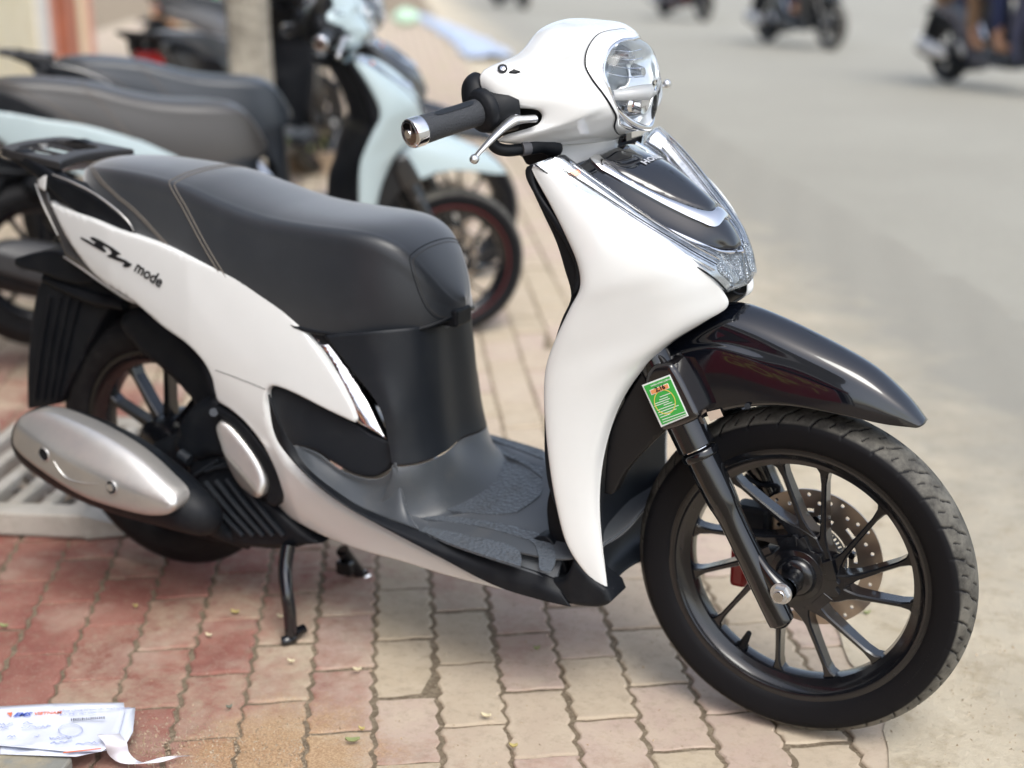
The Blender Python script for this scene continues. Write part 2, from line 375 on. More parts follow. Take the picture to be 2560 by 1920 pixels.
def RR(x, a, c, lo=0, hi=1): r = nt.nodes.new('ShaderNodeMapRange'); r.inputs[1].default_value = a; r.inputs[2].default_value = c; r.inputs[3].default_value = lo; r.inputs[4].default_value = hi; nt.links.new(x, r.inputs[0]); return r.outputs[0]
def XX(f, a, c):
    x = nt.nodes.new('ShaderNodeMix'); x.data_type = 'RGBA'; nt.links.new(f, x.inputs[0]) if not isinstance(f, float) else setattr(x.inputs[0], 'default_value', f)
    for i, q in ((6, a), (7, c)):
        if isinstance(q, tuple): x.inputs[i].default_value = (*q, 1)
        else: nt.links.new(q, x.inputs[i])
    return x.outputs[2]
def MM(op, a, c=0.0):
    n = nt.nodes.new('ShaderNodeMath'); n.operation = op
    for i, q in enumerate((a, c)):
        if isinstance(q, (int, float)): n.inputs[i].default_value = q
        else: nt.links.new(q, n.inputs[i])
    return n.outputs[0]
rnd = at.outputs['Fac']      # per paver random number stored on the mesh points
sp = nt.nodes.new('ShaderNodeSeparateXYZ'); nt.links.new(geo.outputs['Position'], sp.inputs[0])
crossd = MM('ADD', MM('MULTIPLY', sp.outputs[0], float(BN[0])), MM('MULTIPLY', sp.outputs[1], float(BN[1])))
base = XX(RR(rnd, .0, 1.0), (.50, .415, .295), (.53, .43, .335)); base = XX(MM('MULTIPLY', RR(rnd, .60, .66), .55), base, (.52, .385, .335)); base = XX(RR(NN(13, 8, .7), .42, .66, 0, .7), base, (.60, .51, .385))
red = XX(RR(NN(9), .4, .62), (.225, .066, .052), (.33, .14, .108))
# where the red pigment has survived: mostly away from the street, in patches
tmask = MM('ADD', MM('MULTIPLY', NN(2.2, 5), .9), MM('MULTIPLY', RR(crossd, CE-1.75, CE-.35, 1, 0), .55)); tmask = MM('ADD', tmask, MM('MULTIPLY', rnd, .16)); tmask = MM('ADD', tmask, MM('MULTIPLY', NN(26, 9, .75), .45))
alongd = MM('ADD', MM('MULTIPLY', sp.outputs[0], float(BD[0])), MM('MULTIPLY', sp.outputs[1], float(BD[1])))
tmask = MM('SUBTRACT', tmask, RR(alongd, 1.0, 3.5, 0, .55))
rmask = MM('MULTIPLY', RR(tmask, .90, 1.14), .92)
col = XX(rmask, base, red)
col = XX(RR(NN(42, 9, .75), .50, .70, 0, .55), col, (.30, .235, .17))
col = XX(RR(NN(4.3, 6), .52, .68, 0, .5), col, (.55, .47, .37))      # dust film
col = XX(RR(NN(240, 3, .6), .60, .72, 0, .6), col, (.50, .42, .33))
# loose orange sand swept thinly over the pavers near the bottom of the photo
dxy = nt.nodes.new('ShaderNodeVectorMath'); dxy.operation = 'DISTANCE'; _s0 = PZ('O', 600, 1640); dxy.inputs[1].default_value = (_s0[0], _s0[1], 0); nt.links.new(geo.outputs['Position'], dxy.inputs[0])
sm_ = MM('ADD', RR(dxy.outputs['Value'], .05, .36, .48, 0), MM('MULTIPLY', NN(11, 8, .7), .6)); sm_ = MM('ADD', sm_, MM('MULTIPLY', NN(170, 3, .6), .35))
col = XX(RR(sm_, .72, .92, 0, .8), col, XX(RR(NN(330, 2, .5), .4, .62), (.36, .215, .105), (.55, .38, .22)))
nt.links.new(col, b.inputs['Base Color'])
bp = nt.nodes.new('ShaderNodeBump'); bp.inputs['Strength'].default_value = .7; bp.inputs['Distance'].default_value = .004; nt.links.new(NN(70, 10, .78), bp.inputs['Height']); nt.links.new(bp.outputs[0], b.inputs['Normal'])
PW, PLN = .1098, .2104
def paver_shape(seed, simple=False):
    r = random.Random(seed); hw, hl = PW/2-.0036, PLN/2-.0036; pts = []
    nz = 24 if not simple else 12
    zig = lambda t: .0034*math.sin(t*4*2*math.pi)+.0013*math.sin(t*8*2*math.pi+.7)
    for k in range(nz+1): t = k/nz; pts.append((hw+zig(t)+r.uniform(-.0012, .0012), -hl+2*hl*t))
    m_ = 5 if not simple else 2
    for k in range(1, m_): t = k/m_; pts.append((hw-2*hw*t, hl+.0022*math.sin(t*6.28)+r.uniform(-.001, .001)))
    for k in range(nz+1): t = 1-k/nz; pts.append((-hw+zig(t)+r.uniform(-.0012, .0012), -hl+2*hl*t))
    for k in range(1, m_): t = k/m_; pts.append((-hw+2*hw*t, -hl+.0022*math.sin(6.28-t*6.28)+r.uniform(-.001, .001)))
    n = len(pts); V = []; bvl = .0035
    L = [(0, -.016), (0, -bvl), (.0018, -.0010), (.0050, 0)] if not simple else [(0, -.012), (.003, 0)]
    for ins, z in L:
        for (x, y) in pts: s = math.hypot(x, y); V.append((x*(1-ins/abs(hw)*.9 if True else 1), y*(1-ins/hl*.95), z))
    F = []
    for l in range(len(L)-1):
        for i in range(n): j = (i+1) % n; F.append((l*n+i, l*n+j, (l+1)*n+j, (l+1)*n+i))
    F.append(tuple((len(L)-1)*n+i for i in range(n)))
    return V, F
c0 = float(PZ('O', (1000+515*.705)/1.15733, 1512/1.15733)[:2]@BN)                       # a column joint
def jr(px, py): return float(PZ('O', px/1.15733, py/1.15733)[:2]@BD)
r0 = jr(1275, 1583)                                                               # a cross joint in the column left of it
cells = []
for ci in range(-60, 40):
    cc = c0-(ci+.5)*PW
    if cc > CE-.02 or cc < CE-7.5: continue
    for rj in range(-20, 110):
        r_ = r0+(rj+.5+(.5 if ci % 2 else 0))*PLN
        q = BD*r_+BN*cc; d = np.array([q[0], q[1], 0])-CAM; z = d@FWD
        if z < .5: continue
        x = 1280+FPX*(d@RGT)/z; y = 960-FPX*(d@UP)/z
        if -350 < x < 2900 and -150 < y < 2250 and r_ < 22: cells.append((z, cc, r_, x, y))
vis = [c for c in cells if -60 < c[3] < 2620 and c[4] < 1990]
vis.sort(key=lambda c: c[0])
near = vis[:298]; rest = [c for c in cells if c not in set(near)]
prot = []
for k in range(10):
    V, F = paver_shape(k); me = bpy.data.meshes.new('paver'); me.from_pydata(V, [], F); me.materials.append(pm); me.update()
    a = me.attributes.new('tint', 'FLOAT', 'POINT'); a.data.foreach_set('value', [((k*.37+.13) % 1)]*len(V)); prot.append(me)
for (z, cc, r_, x, y) in near:
    o = bpy.data.objects.new('paver', random.choice(prot)); COL.objects.link(o); o.parent = pav
    q = BD*r_+BN*cc; jx = random.gauss(0, .0007)
    o.location = (q[0]+jx, q[1]+random.gauss(0, .0007), random.gauss(0, .0012)); o.rotation_euler = (random.gauss(0, .006), random.gauss(0, .006), BA-math.pi/2+random.gauss(0, .008))
L = []; tint = []
sh = [paver_shape(50+k, True) for k in range(6)]
for (z, cc, r_, x, y) in rest:
    V, F = random.choice(sh); q = BD*r_+BN*cc; a = BA-math.pi/2; ca, sa = math.cos(a), math.sin(a); dz = random.gauss(0, .0012)
    L.append(([(q[0]+ca*v[0]-sa*v[1], q[1]+sa*v[0]+ca*v[1], v[2]+dz) for v in V], F)); tint += [random.random()]*len(V)
V, F = joinVF(L); far = mesh_obj('far_pavers', V, F, pm, pav, False, kind='stuff'); a = far.data.attributes.new('tint', 'FLOAT', 'POINT'); a.data.foreach_set('value', tint)

# ================================================================== the scooter (front wheel touches the ground at the origin, nose towards +X)
sc = thing('scooter', 'pearl white scooter with black seat and glossy black front mudguard standing in front', 'scooter', (0, 0, 0), 'scooters parked on the pavement')
A3 = np.array
# ---------------------------------------------------------------- wheels
def tyre_mesh(R, Rb, w, groove=True, nseg=1080):
    """cross-section over half angles, crown cut with slanted grooves"""
    h = w/2
    side = [(Rb, -.030*w/.08), (Rb+.004, -.034*w/.08), (Rb+.012, -.0365*w/.08), (Rb+.022, -.0395*w/.08), (Rb+.033, -h), (Rb+.042, -h*.99)]
    crown = []; Rs = Rb+.042
    for k in range(1, 44):
        t = k/44; a = (1-t)*math.pi; y = -h*.99*math.cos(math.pi*t) if False else -h*.97*(1-2*t)
        crown.append((Rs+(R-Rs)*(1-abs(1-2*t)**2.3), y))
    prof = side+crown+[(r, -y) for r, y in side[::-1]]
    k = len(prof); V = []; F = []; global GRV; GRV = []
    for i in range(nseg):
        a = 2*math.pi*i/nseg; ca, sa = math.cos(a), math.sin(a); deg = i*360/nseg
        for (r, y) in prof:
            rr = r
            ay = abs(y)/h; sgn = 1 if y < 0 else -1
            if groove and r > Rs+.0005:
                p = 11.25
                ph = (deg+(0 if sgn > 0 else p/2)) % p
                c1 = 1.2+6.2*ay+(1.5*min(1, max(0, ay-.5)/.12))
                if .10 < ay < .93 and abs(ph-c1) < .40: rr -= .0028
                c2 = (c1+p/2) % p
                if (.16 < ay < .42 or .60 < ay < .80) and abs(ph-c2) < .26: rr -= .0026
            V.append((rr*ca, y, rr*sa)); GRV.append(1.0 if rr < r-.001 else 0.0)
    for i in range(nseg):
        j = (i+1) % nseg
        for q in range(k-1): F.append((i*k+q, i*k+q+1, j*k+q+1, j*k+q))
    return V, F
def rim_prof(rl, w):
    s = w/.064
    return [(rl-.004, -.033*s), (rl+.001, -.032*s), (rl+.002, -.028*s), (rl-.004, -.026*s), (rl-.004, .026*s), (rl+.002, .028*s), (rl+.001, .032*s), (rl-.004, .033*s),
            (rl-.010, .031*s), (rl-.014, .024*s), (rl-.024, .018*s), (rl-.031, .014*s), (rl-.034, 0), (rl-.031, -.014*s), (rl-.024, -.018*s), (rl-.014, -.024*s), (rl-.010, -.031*s)]
WC = A3([0, 0, .275])
# front wheel: rim is the part, tyre, spokes, disc, valve its sub-parts
V, F = lathe_pts(rim_prof(.213, .064), 120, (0, 0, 0), (0, 1, 0), True)
fw = mesh_obj('front_wheel', V, F, dkmetal, sc); es(fw, 40); fw.location = WC
V, F = tyre_mesh(.2735, .212, .084)
tyre_m = mat('dusty_tyre', (.006, .006, .0075), .6, bump=('noise', 260, .2, .0008), spec=.22)
nt = tyre_m.node_tree; b = nt.nodes['Principled BSDF']   # dust on the running surface only
tc = nt.nodes['Texture Coordinate']; sx = nt.nodes.new('ShaderNodeSeparateXYZ'); nt.links.new(tc.outputs['Object'], sx.inputs[0])
def math_n(nt, op, a, b=None, c=None):
    n = nt.nodes.new('ShaderNodeMath'); n.operation = op
    for i, q in enumerate((a, b, c)):
        if q is None: continue
        if isinstance(q, (int, float)): n.inputs[i].default_value = q
        else: nt.links.new(q, n.inputs[i])
    return n.outputs[0]
r2 = math_n(nt, 'SQRT', math_n(nt, 'ADD', math_n(nt, 'MULTIPLY', sx.outputs[0], sx.outputs[0]), math_n(nt, 'MULTIPLY', sx.outputs[2], sx.outputs[2])))
mr = nt.nodes.new('ShaderNodeMapRange'); mr.inputs[1].default_value = .2545; mr.inputs[2].default_value = .2575; nt.links.new(r2, mr.inputs[0])
nz = nt.nodes.new('ShaderNodeTexNoise'); nz.inputs['Scale'].default_value = 16; nz.inputs['Detail'].default_value = 8; nz.inputs['Roughness'].default_value = .7; nt.links.new(tc.outputs['Object'], nz.inputs['Vector'])
m2 = nt.nodes.new('ShaderNodeMapRange'); m2.inputs[1].default_value = .30; m2.inputs[2].default_value = .60; nt.links.new(nz.outputs['Fac'], m2.inputs[0])
gv = nt.nodes.new('ShaderNodeAttribute'); gv.attribute_name = 'groove'
fac = math_n(nt, 'MULTIPLY', math_n(nt, 'MULTIPLY', mr.outputs[0], m2.outputs[0]), math_n(nt, 'SUBTRACT', 1.0, gv.outputs['Fac']))
mx = nt.nodes.new('ShaderNodeMix'); mx.data_type = 'RGBA'; mx.inputs[6].default_value = (.006, .006, .0075, 1); mx.inputs[7].default_value = (.15, .142, .122, 1)
nt.links.new(fac, mx.inputs[0]); nt.links.new(mx.outputs[2], b.inputs['Base Color'])
ft = mesh_obj('tyre', V, F, tyre_m, fw); ga = ft.data.attributes.new('groove', 'FLOAT', 'POINT'); ga.data.foreach_set('value', GRV)
# raised sidewall lettering as small ribs
Lt = []
for a0, a1, rr_ in ((38, 62, .233), (8, 30, .236), (-38, -14, .233), (96, 118, .236)):
    a = a0
    while a < a1:
        an = rad(a); da = rad(random.choice((.35, .5, .9, .3)));  hh = random.choice((.0028, .0035, .0035, .0015))
        q = [(rr_-hh, an), (rr_+hh, an), (rr_+hh, an+da*.35), (rr_-hh, an+da*.35)]
        v = [A3([r_*math.cos(t_), -.0408, r_*math.sin(t_)]) for r_, t_ in q]+[A3([r_*math.cos(t_), -.038, r_*math.sin(t_)]) for r_, t_ in q]
        Lt.append((v, [(0, 3, 2, 1), (0, 1, 5, 4), (1, 2, 6, 5), (2, 3, 7, 6), (3, 0, 4, 7)])); a += random.choice((.8, 1.1, 1.6))
V, F = joinVF(Lt); mesh_obj('sidewall_lettering', V, F, rubber, fw, False)
# spokes (measured rim end -> hub end)
SP = [((540, 580), (800, 800)), ((735, 500), (850, 812)), ((925, 530), (918, 890)), ((1190, 690), (965, 945)), ((1300, 915), (1000, 1010)), ((1312, 1115), (1000, 1062)),
      ((1140, 1330), (880, 1110)), ((945, 1390), (835, 1130)), ((735, 1370), (735, 1130)), ((495, 1168), (655, 985)), ((372, 975), (640, 915)), ((378, 788), (760, 842))]
hubp = []
for a, bq in SP:
    p0 = P('C', *a, -.012)-WC; p1 = P('C', *bq, -.020)-WC
    r0 = math.hypot(p0[0], p0[2]); k = .188/r0; p0 = A3([p0[0]*k, -.008, p0[2]*k]); hubp.append((math.atan2(p1[2], p1[0]), math.hypot(p1[0], p1[2])))
    d = p1-p0; d[1] = 0; L = np.linalg.norm(d); d /= L; w = A3([-d[2], 0, d[0]])
    V = []; F = []; st = [(-.010/L, .022, .012, .010), (.02, .015, .011, .011), (.10, .0070, .010, .012), (.22, .0043, .010, .013), (.5, .0042, .010, .015), (.8, .0050, .010, .018), (.93, .0085, .010, .021), (1.04, .014, .009, .022), (1.25, .018, .008, .022)]
    for t, hw, y0, dep in st:
        c = p0+d*L*t; yf = -.010-.006*t; yb = yf+dep+.012
        for (s_, y_) in ((-hw, yf+.003), (-hw+.0022, yf), (hw-.0022, yf), (hw, yf+.003), (hw, yb), (-hw, yb)): V.append(c+w*s_+A3([0, y_-c[1], 0]))
    n_ = len(st)
    for i in range(n_-1):
        for q in range(6): r_ = (q+1) % 6; F.append((i*6+q, i*6+r_, (i+1)*6+r_, (i+1)*6+q))
    F += [tuple(range(6))[::-1], tuple((n_-1)*6+q for q in range(6))]
    o = mesh_obj('spoke', V, F, dkmetal, fw, True); es(o, 30)
hubp.sort(); poly = []
for i in range(len(hubp)):
    a0, r0 = hubp[i]; a1, r1 = hubp[(i+1) % len(hubp)]; a1 += 2*math.pi if a1 < a0 else 0
    poly.append((r0*.97*math.cos(a0), r0*.97*math.sin(a0)))
    if a1-a0 > .25: am = (a0+a1)/2; rm = min(r0, r1)*.90; poly.append((rm*math.cos(am), rm*math.sin(am)))
hp = plate('hub_plate', [tuple(q) for q in spline([A3(q) for q in poly], 3, True)], (), ((0, -.012, 0), (1, 0, 0), (0, 0, 1), (0, 1, 0)), .022, dkmetal, fw); bev(hp, .0025, 2)
lathe('hub', [(0, -.058), (.012, -.058), (.013, -.05), (.017, -.049), (.018, -.040), (.026, -.039), (.031, -.034), (.034, -.026), (.042, -.024), (.044, -.02), (.044, .03), (.03, .05), (0, .055)], (0, 0, 0), (0, 1, 0), dkmetal, fw)
# recessed trapezoids between hub arms
for a0 in (108, 20, -40):
    c = [(.050, a0-17), (.066, a0-15), (.067, a0+15), (.050, a0+17)]
    q = [(r_*math.cos(rad(t_)), r_*math.sin(rad(t_))) for r_, t_ in c]
    o = plate('hub_recess', q, (), ((0, -.0238, 0), (1, 0, 0), (0, 0, 1), (0, 1, 0)), .0016, dkmetal, fw); bev(o, .0006, 1)
# drilled disc
circ = lambda cx, cy, r, n=12: [(cx+r*math.cos(2*math.pi*i/n), cy+r*math.sin(2*math.pi*i/n)) for i in range(n)]
holes = [circ(0, 0, .062, 72)]
for i in range(36):
    a = 2*math.pi*(i+.5)/36; r_ = .1085 if i % 3 == 0 else (.102 if i % 3 == 1 else .096)
    holes.append(circ(r_*math.cos(a), r_*math.sin(a), .0033, 10))
for i in range(6):
    for (ri, ro, a0, a1) in ((.070, .0765, 4, 24), (.079, .085, 30, 48)):
        aa = [rad(i*60+a0+(a1-a0)*k/5) for k in range(6)]
        holes.append([(ro*math.cos(t), ro*math.sin(t)) for t in aa]+[(ri*math.cos(t), ri*math.sin(t)) for t in aa[::-1]])
dp = A3([0, .056, 0])
plate('brake_disc', circ(0, 0, .117, 96), holes, (dp, (1, 0, 0), (0, 0, 1), (0, 1, 0)), .004, discm, fw, .006)
aa = []
for i in range(48):
    a = 2*math.pi*i/48; aa.append([(r_*math.cos(t_), r_*math.sin(t_)) for r_, t_ in ((.0515, a), (.058, a), (.058, a+.055), (.0515, a+.055))])
plate('abs_ring', circ(0, 0, .0605, 96), [circ(0, 0, .047, 60)]+aa, (dp-A3([0, .004, 0]), (1, 0, 0), (0, 0, 1), (0, 1, 0)), .002, alu, fw, .01)
for i in range(5):
    a = 2*math.pi*(i+.2)/5
    tube('disc_bolt', [dp+A3([.068*math.cos(a), -.004, .068*math.sin(a)]), dp+A3([.068*math.cos(a), .006, .068*math.sin(a)])], .006, dkmetal, fw, 8)
v0 = P('C', 590, 1270, -.004)-WC; v1 = P('C', 618, 1215, -.02)-WC
tube('valve', [v0, v0*.55+v1*.45, v1], [.008, .0065, .0045], pblack, fw, 12)
tube('valve_nut', [v0-(v1-v0)*.12, v0+(v1-v0)*.08], .011, dkmetal, fw, 6, smooth=False)
# red caliper behind the fork
cal = box('brake_caliper', P('C', 588, 925, .055), (.03, .04, .075), redm, sc, rz(0), .008)
cal2 = box('brake_caliper', P('C', 640, 760, .055), (.06, .045, .07), pblack, sc, rz(0), .008)
tube('brake_hose', [P('C', 600, 560, .06), P('C', 660, 600, .06), P('C', 740, 610, .06), P('C', 700, 700, .06)], .004, pblack, sc, 8)

# ---------------------------------------------------------------- fork
for s in (1, -1):
    G = lambda x, y, Y=-.085: (lambda q: A3([q[0], q[1]*s, q[2]]))(P('C', x, y, Y))
    a = G(420, 480); bq = G(745, 1150); d = (bq-a)/np.linalg.norm(bq-a)
    leg = tube('fork_leg', [a, a+d*.030, a+d*.075, a+d*.12, bq-d*.01, bq+d*.008, bq+d*.016], [.0262, .0262, .0248, .0205, .0212, .0185, .009], forkm, sc, 24)
    tube('fork_collar', [a-d*.012, a-d*.008, a+d*.002, a+d*.004], [.024, .0295, .0295, .025], forkm, leg, 28)
    tube('fork_clip', [a-d*.0135, a-d*.0125], .0225, chrome, leg, 24)
    tube('fork_cover', [a-d*.016, a-d*.09, a-d*.20], [.030, .030, .030], forkm, leg, 28)
    mount = G(735, 1040, -.086); ax = G(755, 1047, -.1)
    if s == 1:
        tube('axle_lug', [G(620, 850, -.088), G(690, 960, -.09), ax+A3([-.008, .012, 0])], [.006, .011, .019], forkm, leg, 14)
        # web plate between leg and axle
        tube('axle', [ax+A3([0, .006, 0]), ax+A3([0, .045, 0])], .0135, forkm, leg, 20)
        tube('axle_washer', [ax+A3([0, -.006, 0]), ax+A3([0, -.003, 0])], .017, alu, leg, 24)
        tube('axle_nut', [ax+A3([0, -.016, 0]), ax+A3([0, -.006, 0])], [.0135, .0150], alu, leg, 6, smooth=False)
        tube('axle_end', [ax+A3([0, -.020, 0]), ax+A3([0, -.015, 0])], [.008, .0095], chrome, leg, 16)
        lathe('axle_spacer', [(.019, -.036), (.0195, -.03), (.0185, -.022), (.0165, -.012), (.0165, .01)], A3([0, -.052, .275])+A3([0.002, 0, .004]), (0, 1, 0), forkm, leg, 28)

# ---------------------------------------------------------------- front mudguard
T_ = [(620, 930, 0), (830, 915, 0), (1020, 905, 0), (1165, 925, 0), (1450, 1048, 0), (1800, 1240, 0), (2000, 1415, 0), (2112, 1556, 0)]
K_ = [(560, 1075, -.040), (760, 1035, -.040), (950, 995, -.040), (1085, 1010, -.038), (1375, 1125, -.036), (1735, 1300, -.032), (1965, 1462, -.024), (2102, 1572, -.010)]
K2 = [(500, 1180, -.060), (700, 1150, -.058), (880, 1120, -.055), (1040, 1130, -.053), (1350, 1225, -.050), (1700, 1380, -.044), (1935, 1508, -.032), (2091, 1580, -.0150)]
N_ = [(470, 1260, -.068), (680, 1225, -.066), (870, 1195, -.064), (1040, 1205, -.062), (1320, 1310, -.058), (1660, 1435, -.050), (1905, 1540, -.036), (2078, 1585, -.0175)]
S_ = [(440, 1500, -.074), (640, 1560, -.074), (850, 1540, -.072), (1080, 1482, -.068), (1340, 1468, -.062), (1640, 1518, -.053), (1880, 1570, -.038), (2054, 1587, -.019)]
net = [PL('B', q) for q in (S_, N_, K2, K_, T_)]
net = net+mirnet(net[:-1][::-1])
V, F = loft(net, 6, 7); fend = mesh_obj('front_mudguard', V, F, gblack, sc); sol(fend, .0035, 0)
# fork cover block with the energy label
blk = [(548, 1375, 1), (553, 1330), (575, 1275), (610, 1245), (690, 1240), (716, 1262, 1), (760, 1335), (852, 1522, 1), (835, 1552), (760, 1585), (665, 1612), (640, 1600), (600, 1510)]
pl = panel('fork_shroud', 'B', blk, -.119, mat('fork_shroud_black', (.010, .009, .010), .16, 0, 1, .03), sc, .05, .010, .008, .008)
def quad_plate(name, win, pts, Y, m, parent, th=.0008, y_off=0):
    q = [P(win, x, y, Y) for x, y in pts]; V = [v+A3([0, y_off, 0]) for v in q]+[v+A3([0, y_off+th, 0]) for v in q]; n = len(q)
    F = [tuple(range(n))[::-1], tuple(range(n, 2*n))]+[(i, (i+1) % n, n+(i+1) % n, n+i) for i in range(n)]
    return mesh_obj(name, V, F, m, parent, False)
lab = quad_plate('energy_label', 'B', [(541, 1356), (695, 1297), (799, 1526), (648, 1588)], -.1205, paperw, sc)
quad_plate('label_field', 'B', [(551, 1362), (692, 1308), (788, 1521), (654, 1576)], -.1217, green, lab)
quad_plate('label_badge_border', 'B', [(583, 1384), (684, 1344), (694, 1372), (594, 1412)], -.1223, paperw, lab)
quad_plate('label_badge', 'B', [(588, 1386), (682, 1349), (690, 1370), (597, 1407)], -.1229, orange, lab)
ex = P('B', 695, 1297, -.1)-P('B', 541, 1356, -.1); eu = P('B', 541, 1356, -.1)-P('B', 648, 1588, -.1)
text('label_number', '2,16', P('B', 620, 1393, -.1234), ex, eu, .0100, inkblack, lab, .0002, bold=.0003)
text('label_heading', 'NHÃN NĂNG LƯỢNG', P('B', 592, 1366, -.1224), ex, eu, .0036, paperw, lab, .0002)
for i, (t0, w_, s_) in enumerate(((.36, .40, .3), (.42, .30, .25), (.47, .55, .05), (.52, .50, .03), (.57, .30, .3), (.63, .65, .05), (.69, .72, .05), (.75, .60, .05), (.81, .35, .05), (.88, .80, .06), (.94, .85, .05))):
    o0 = P('B', 551, 1362, -.1223)*(1-t0)+P('B', 654, 1576, -.1223)*t0; exn = ex/np.linalg.norm(ex)*.0565; eun = -eu/np.linalg.norm(eu)
    q = [o0+exn*s_, o0+exn*(s_+w_*.92), o0+exn*(s_+w_*.92)+eun*.0011, o0+exn*s_+eun*.0011]
    mesh_obj('label_text_line', q, [(0, 1, 2, 3)], paperw, lab, False)
lc = P('B', 668, 1448, -.1224); yl = []
V = []; F = []
for i in range(32):
    a = 2*math.pi*i/32
    for r_ in (.0165, .018): V.append(lc+A3([r_*math.cos(a), 0, r_*1.1*math.sin(a)]))
F = [(2*i, 2*((i+1) % 32), 2*((i+1) % 32)+1, 2*i+1) for i in range(32)]; mesh_obj('label_ring', V, F, yellow, lab, False)
tagp = quad_plate('paper_tag', 'B', [(900, 1505), (972, 1488), (990, 1528), (918, 1557)], -.076, mat('beige_tag', (.62, .50, .40), .6), sc)
tube('fender_bolt', [P('B', 1125, 1472, -.066), P('B', 1125, 1472, -.074)], .005, pblack, sc, 8)

# ---------------------------------------------------------------- front apron (white), inner leg shield, lower cover
bk = [(1150, 361, -.205), (1160, 385, -.205), (1190, 440, -.207), (1222, 505, -.208), (1249, 570, -.208), (1254, 622, -.208), (1232, 668, -.208), (1203, 730, -.208), (1182, 790, -.206), (1177, 850, -.203), (1180, 920, -.198), (1188, 1000, -.190), (1203, 1090, -.178), (1226, 1175, -.165), (1266, 1236, -.152), (1310, 1276, -.143)]
fr = [(1152, 359, -.207), (1200, 381, -.202), (1262, 416, -.190), (1340, 458, -.172), (1420, 507, -.146), (1490, 558, -.115), (1535, 600, -.086), (1560, 630, -.066), (1569, 662, -.056), (1520, 694, -.074), (1450, 738, -.092), (1385, 800, -.112), (1335, 880, -.126), (1302, 990, -.134), (1294, 1110, -.137), (1311, 1275, -.141)]
B3 = PL('O', bk); F3 = PL('O', fr); BULGE = [0, .004, .010, .016, .021, .024, .026, .027, .026, .022, .018, .015, .013, .010, .006, 0]
rows = []
for i in range(len(B3)):
    a, c = B3[i], F3[i]; bu = BULGE[i]; nrm = A3([.35, -.93, .12])
    rows.append([a+A3([.006, .012, 0]), a, a*.90+c*.10+nrm*bu*.55, a*.62+c*.38+nrm*bu*1.0, a*.3+c*.7+nrm*bu*.95, a*.06+c*.94+nrm*bu*.25, c, c+A3([-.006, .010, -.004])])
V, F = loft(rows, 6, 5)
for s in (1, -1):
    o = mesh_obj('front_apron', V if s == 1 else mir(V), F if s == 1 else [f[::-1] for f in F], white, sc); sol(o, .003, 0)
# hood / lens surface
E_ = [(822, 912, -.208), (1000, 1040, -.198), (1300, 1227, -.168), (1600, 1408, -.130), (1800, 1532, -.090), (1890, 1610, -.060)]
Bk_ = [(1012, 934, -.138), (1210, 1085, -.126), (1455, 1222, -.102), (1700, 1330, -.070), (1860, 1388, -.034), (1960, 1560, -.025)]
Ct_ = [(1290, 815, 0), (1525, 905, 0), (1720, 1050, 0), (1878, 1215, 0), (1964, 1370, 0), (1998, 1575, 0)]
HE, HB, HC = PL('A', E_), PL('A', Bk_), PL('A', Ct_)
nrmH = A3([.45, 0, .5])
def hood_rows(off=0.0):
    R = []
    for e, bq, c, bz in zip(HE, HB, HC, (.017, .017, .011, .005, .002, 0)):
        R.append(full([e+A3([0, -off, 0]), e*.5+bq*.5+A3([.004+bz, -.006, .002+bz])+A3([off*.5, -off*.7, off*.3]), bq+A3([off*.6, -off*.5, off*.5]), bq*.45+c*.55+A3([.004, 0, .004])+A3([off*.8, 0, off*.6]), c+A3([off*.8, 0, off*.6])]))
    return R
HR = hood_rows(0.0)
HV, HF = loft(HR, 8, 8); HV = A3(HV); ncv = 8*8+1; nrv = 5*8+1; HG = HV.reshape(nrv, ncv, 3)      # u: rows (top->nose), v: near->far
def hood_pt(u, v, off=0.0):
    """u 0..5 down the hood, v -4..4 (near..far)"""
    a = min(max(u/5*(nrv-1), 0), nrv-1.001); bq = min(max((v+4)/8*(ncv-1), 0), ncv-1.001); i, j = int(a), int(bq); s, t = a-i, bq-j
    p = HG[i, j]*(1-s)*(1-t)+HG[i+1, j]*s*(1-t)+HG[i, j+1]*(1-s)*t+HG[i+1, j+1]*s*t
    if off:
        i0, j0 = min(i, nrv-2), min(j, ncv-2); n = np.cross(HG[i0, j0+1]-HG[i0, j0], HG[i0+1, j0]-HG[i0, j0]); n /= np.linalg.norm(n)+1e-12
        if n[0]+n[2] < 0: n = -n
        p = p+n*off
    return p
def hood_uv(x, y):
    """where the sight line through window point A(x,y) meets the hood"""
    best = None; pr = [((q-CAM)@FWD) for q in HV]
    d = ray('A', x, y); d = d/np.linalg.norm(d); dd = HV-CAM; t = dd@d; e = np.linalg.norm(dd-t[:, None]*d, axis=1); e = e.reshape(nrv, ncv)
    i, j = np.unravel_index(np.argmin(e), e.shape)
    u, v = i/(nrv-1)*5, j/(ncv-1)*8-4
    st = .12
    for _ in range(28):
        c = [(u+a, v+b) for a in (-st, 0, st) for b in (-st, 0, st)]
        m_ = min(c, key=lambda q: np.linalg.norm((hood_pt(*q)-CAM)-d*((hood_pt(*q)-CAM)@d)))
        if m_ == (u, v): st *= .6
        u, v = min(max(m_[0], 0), 5), min(max(m_[1], -4), 4)
    return u, v
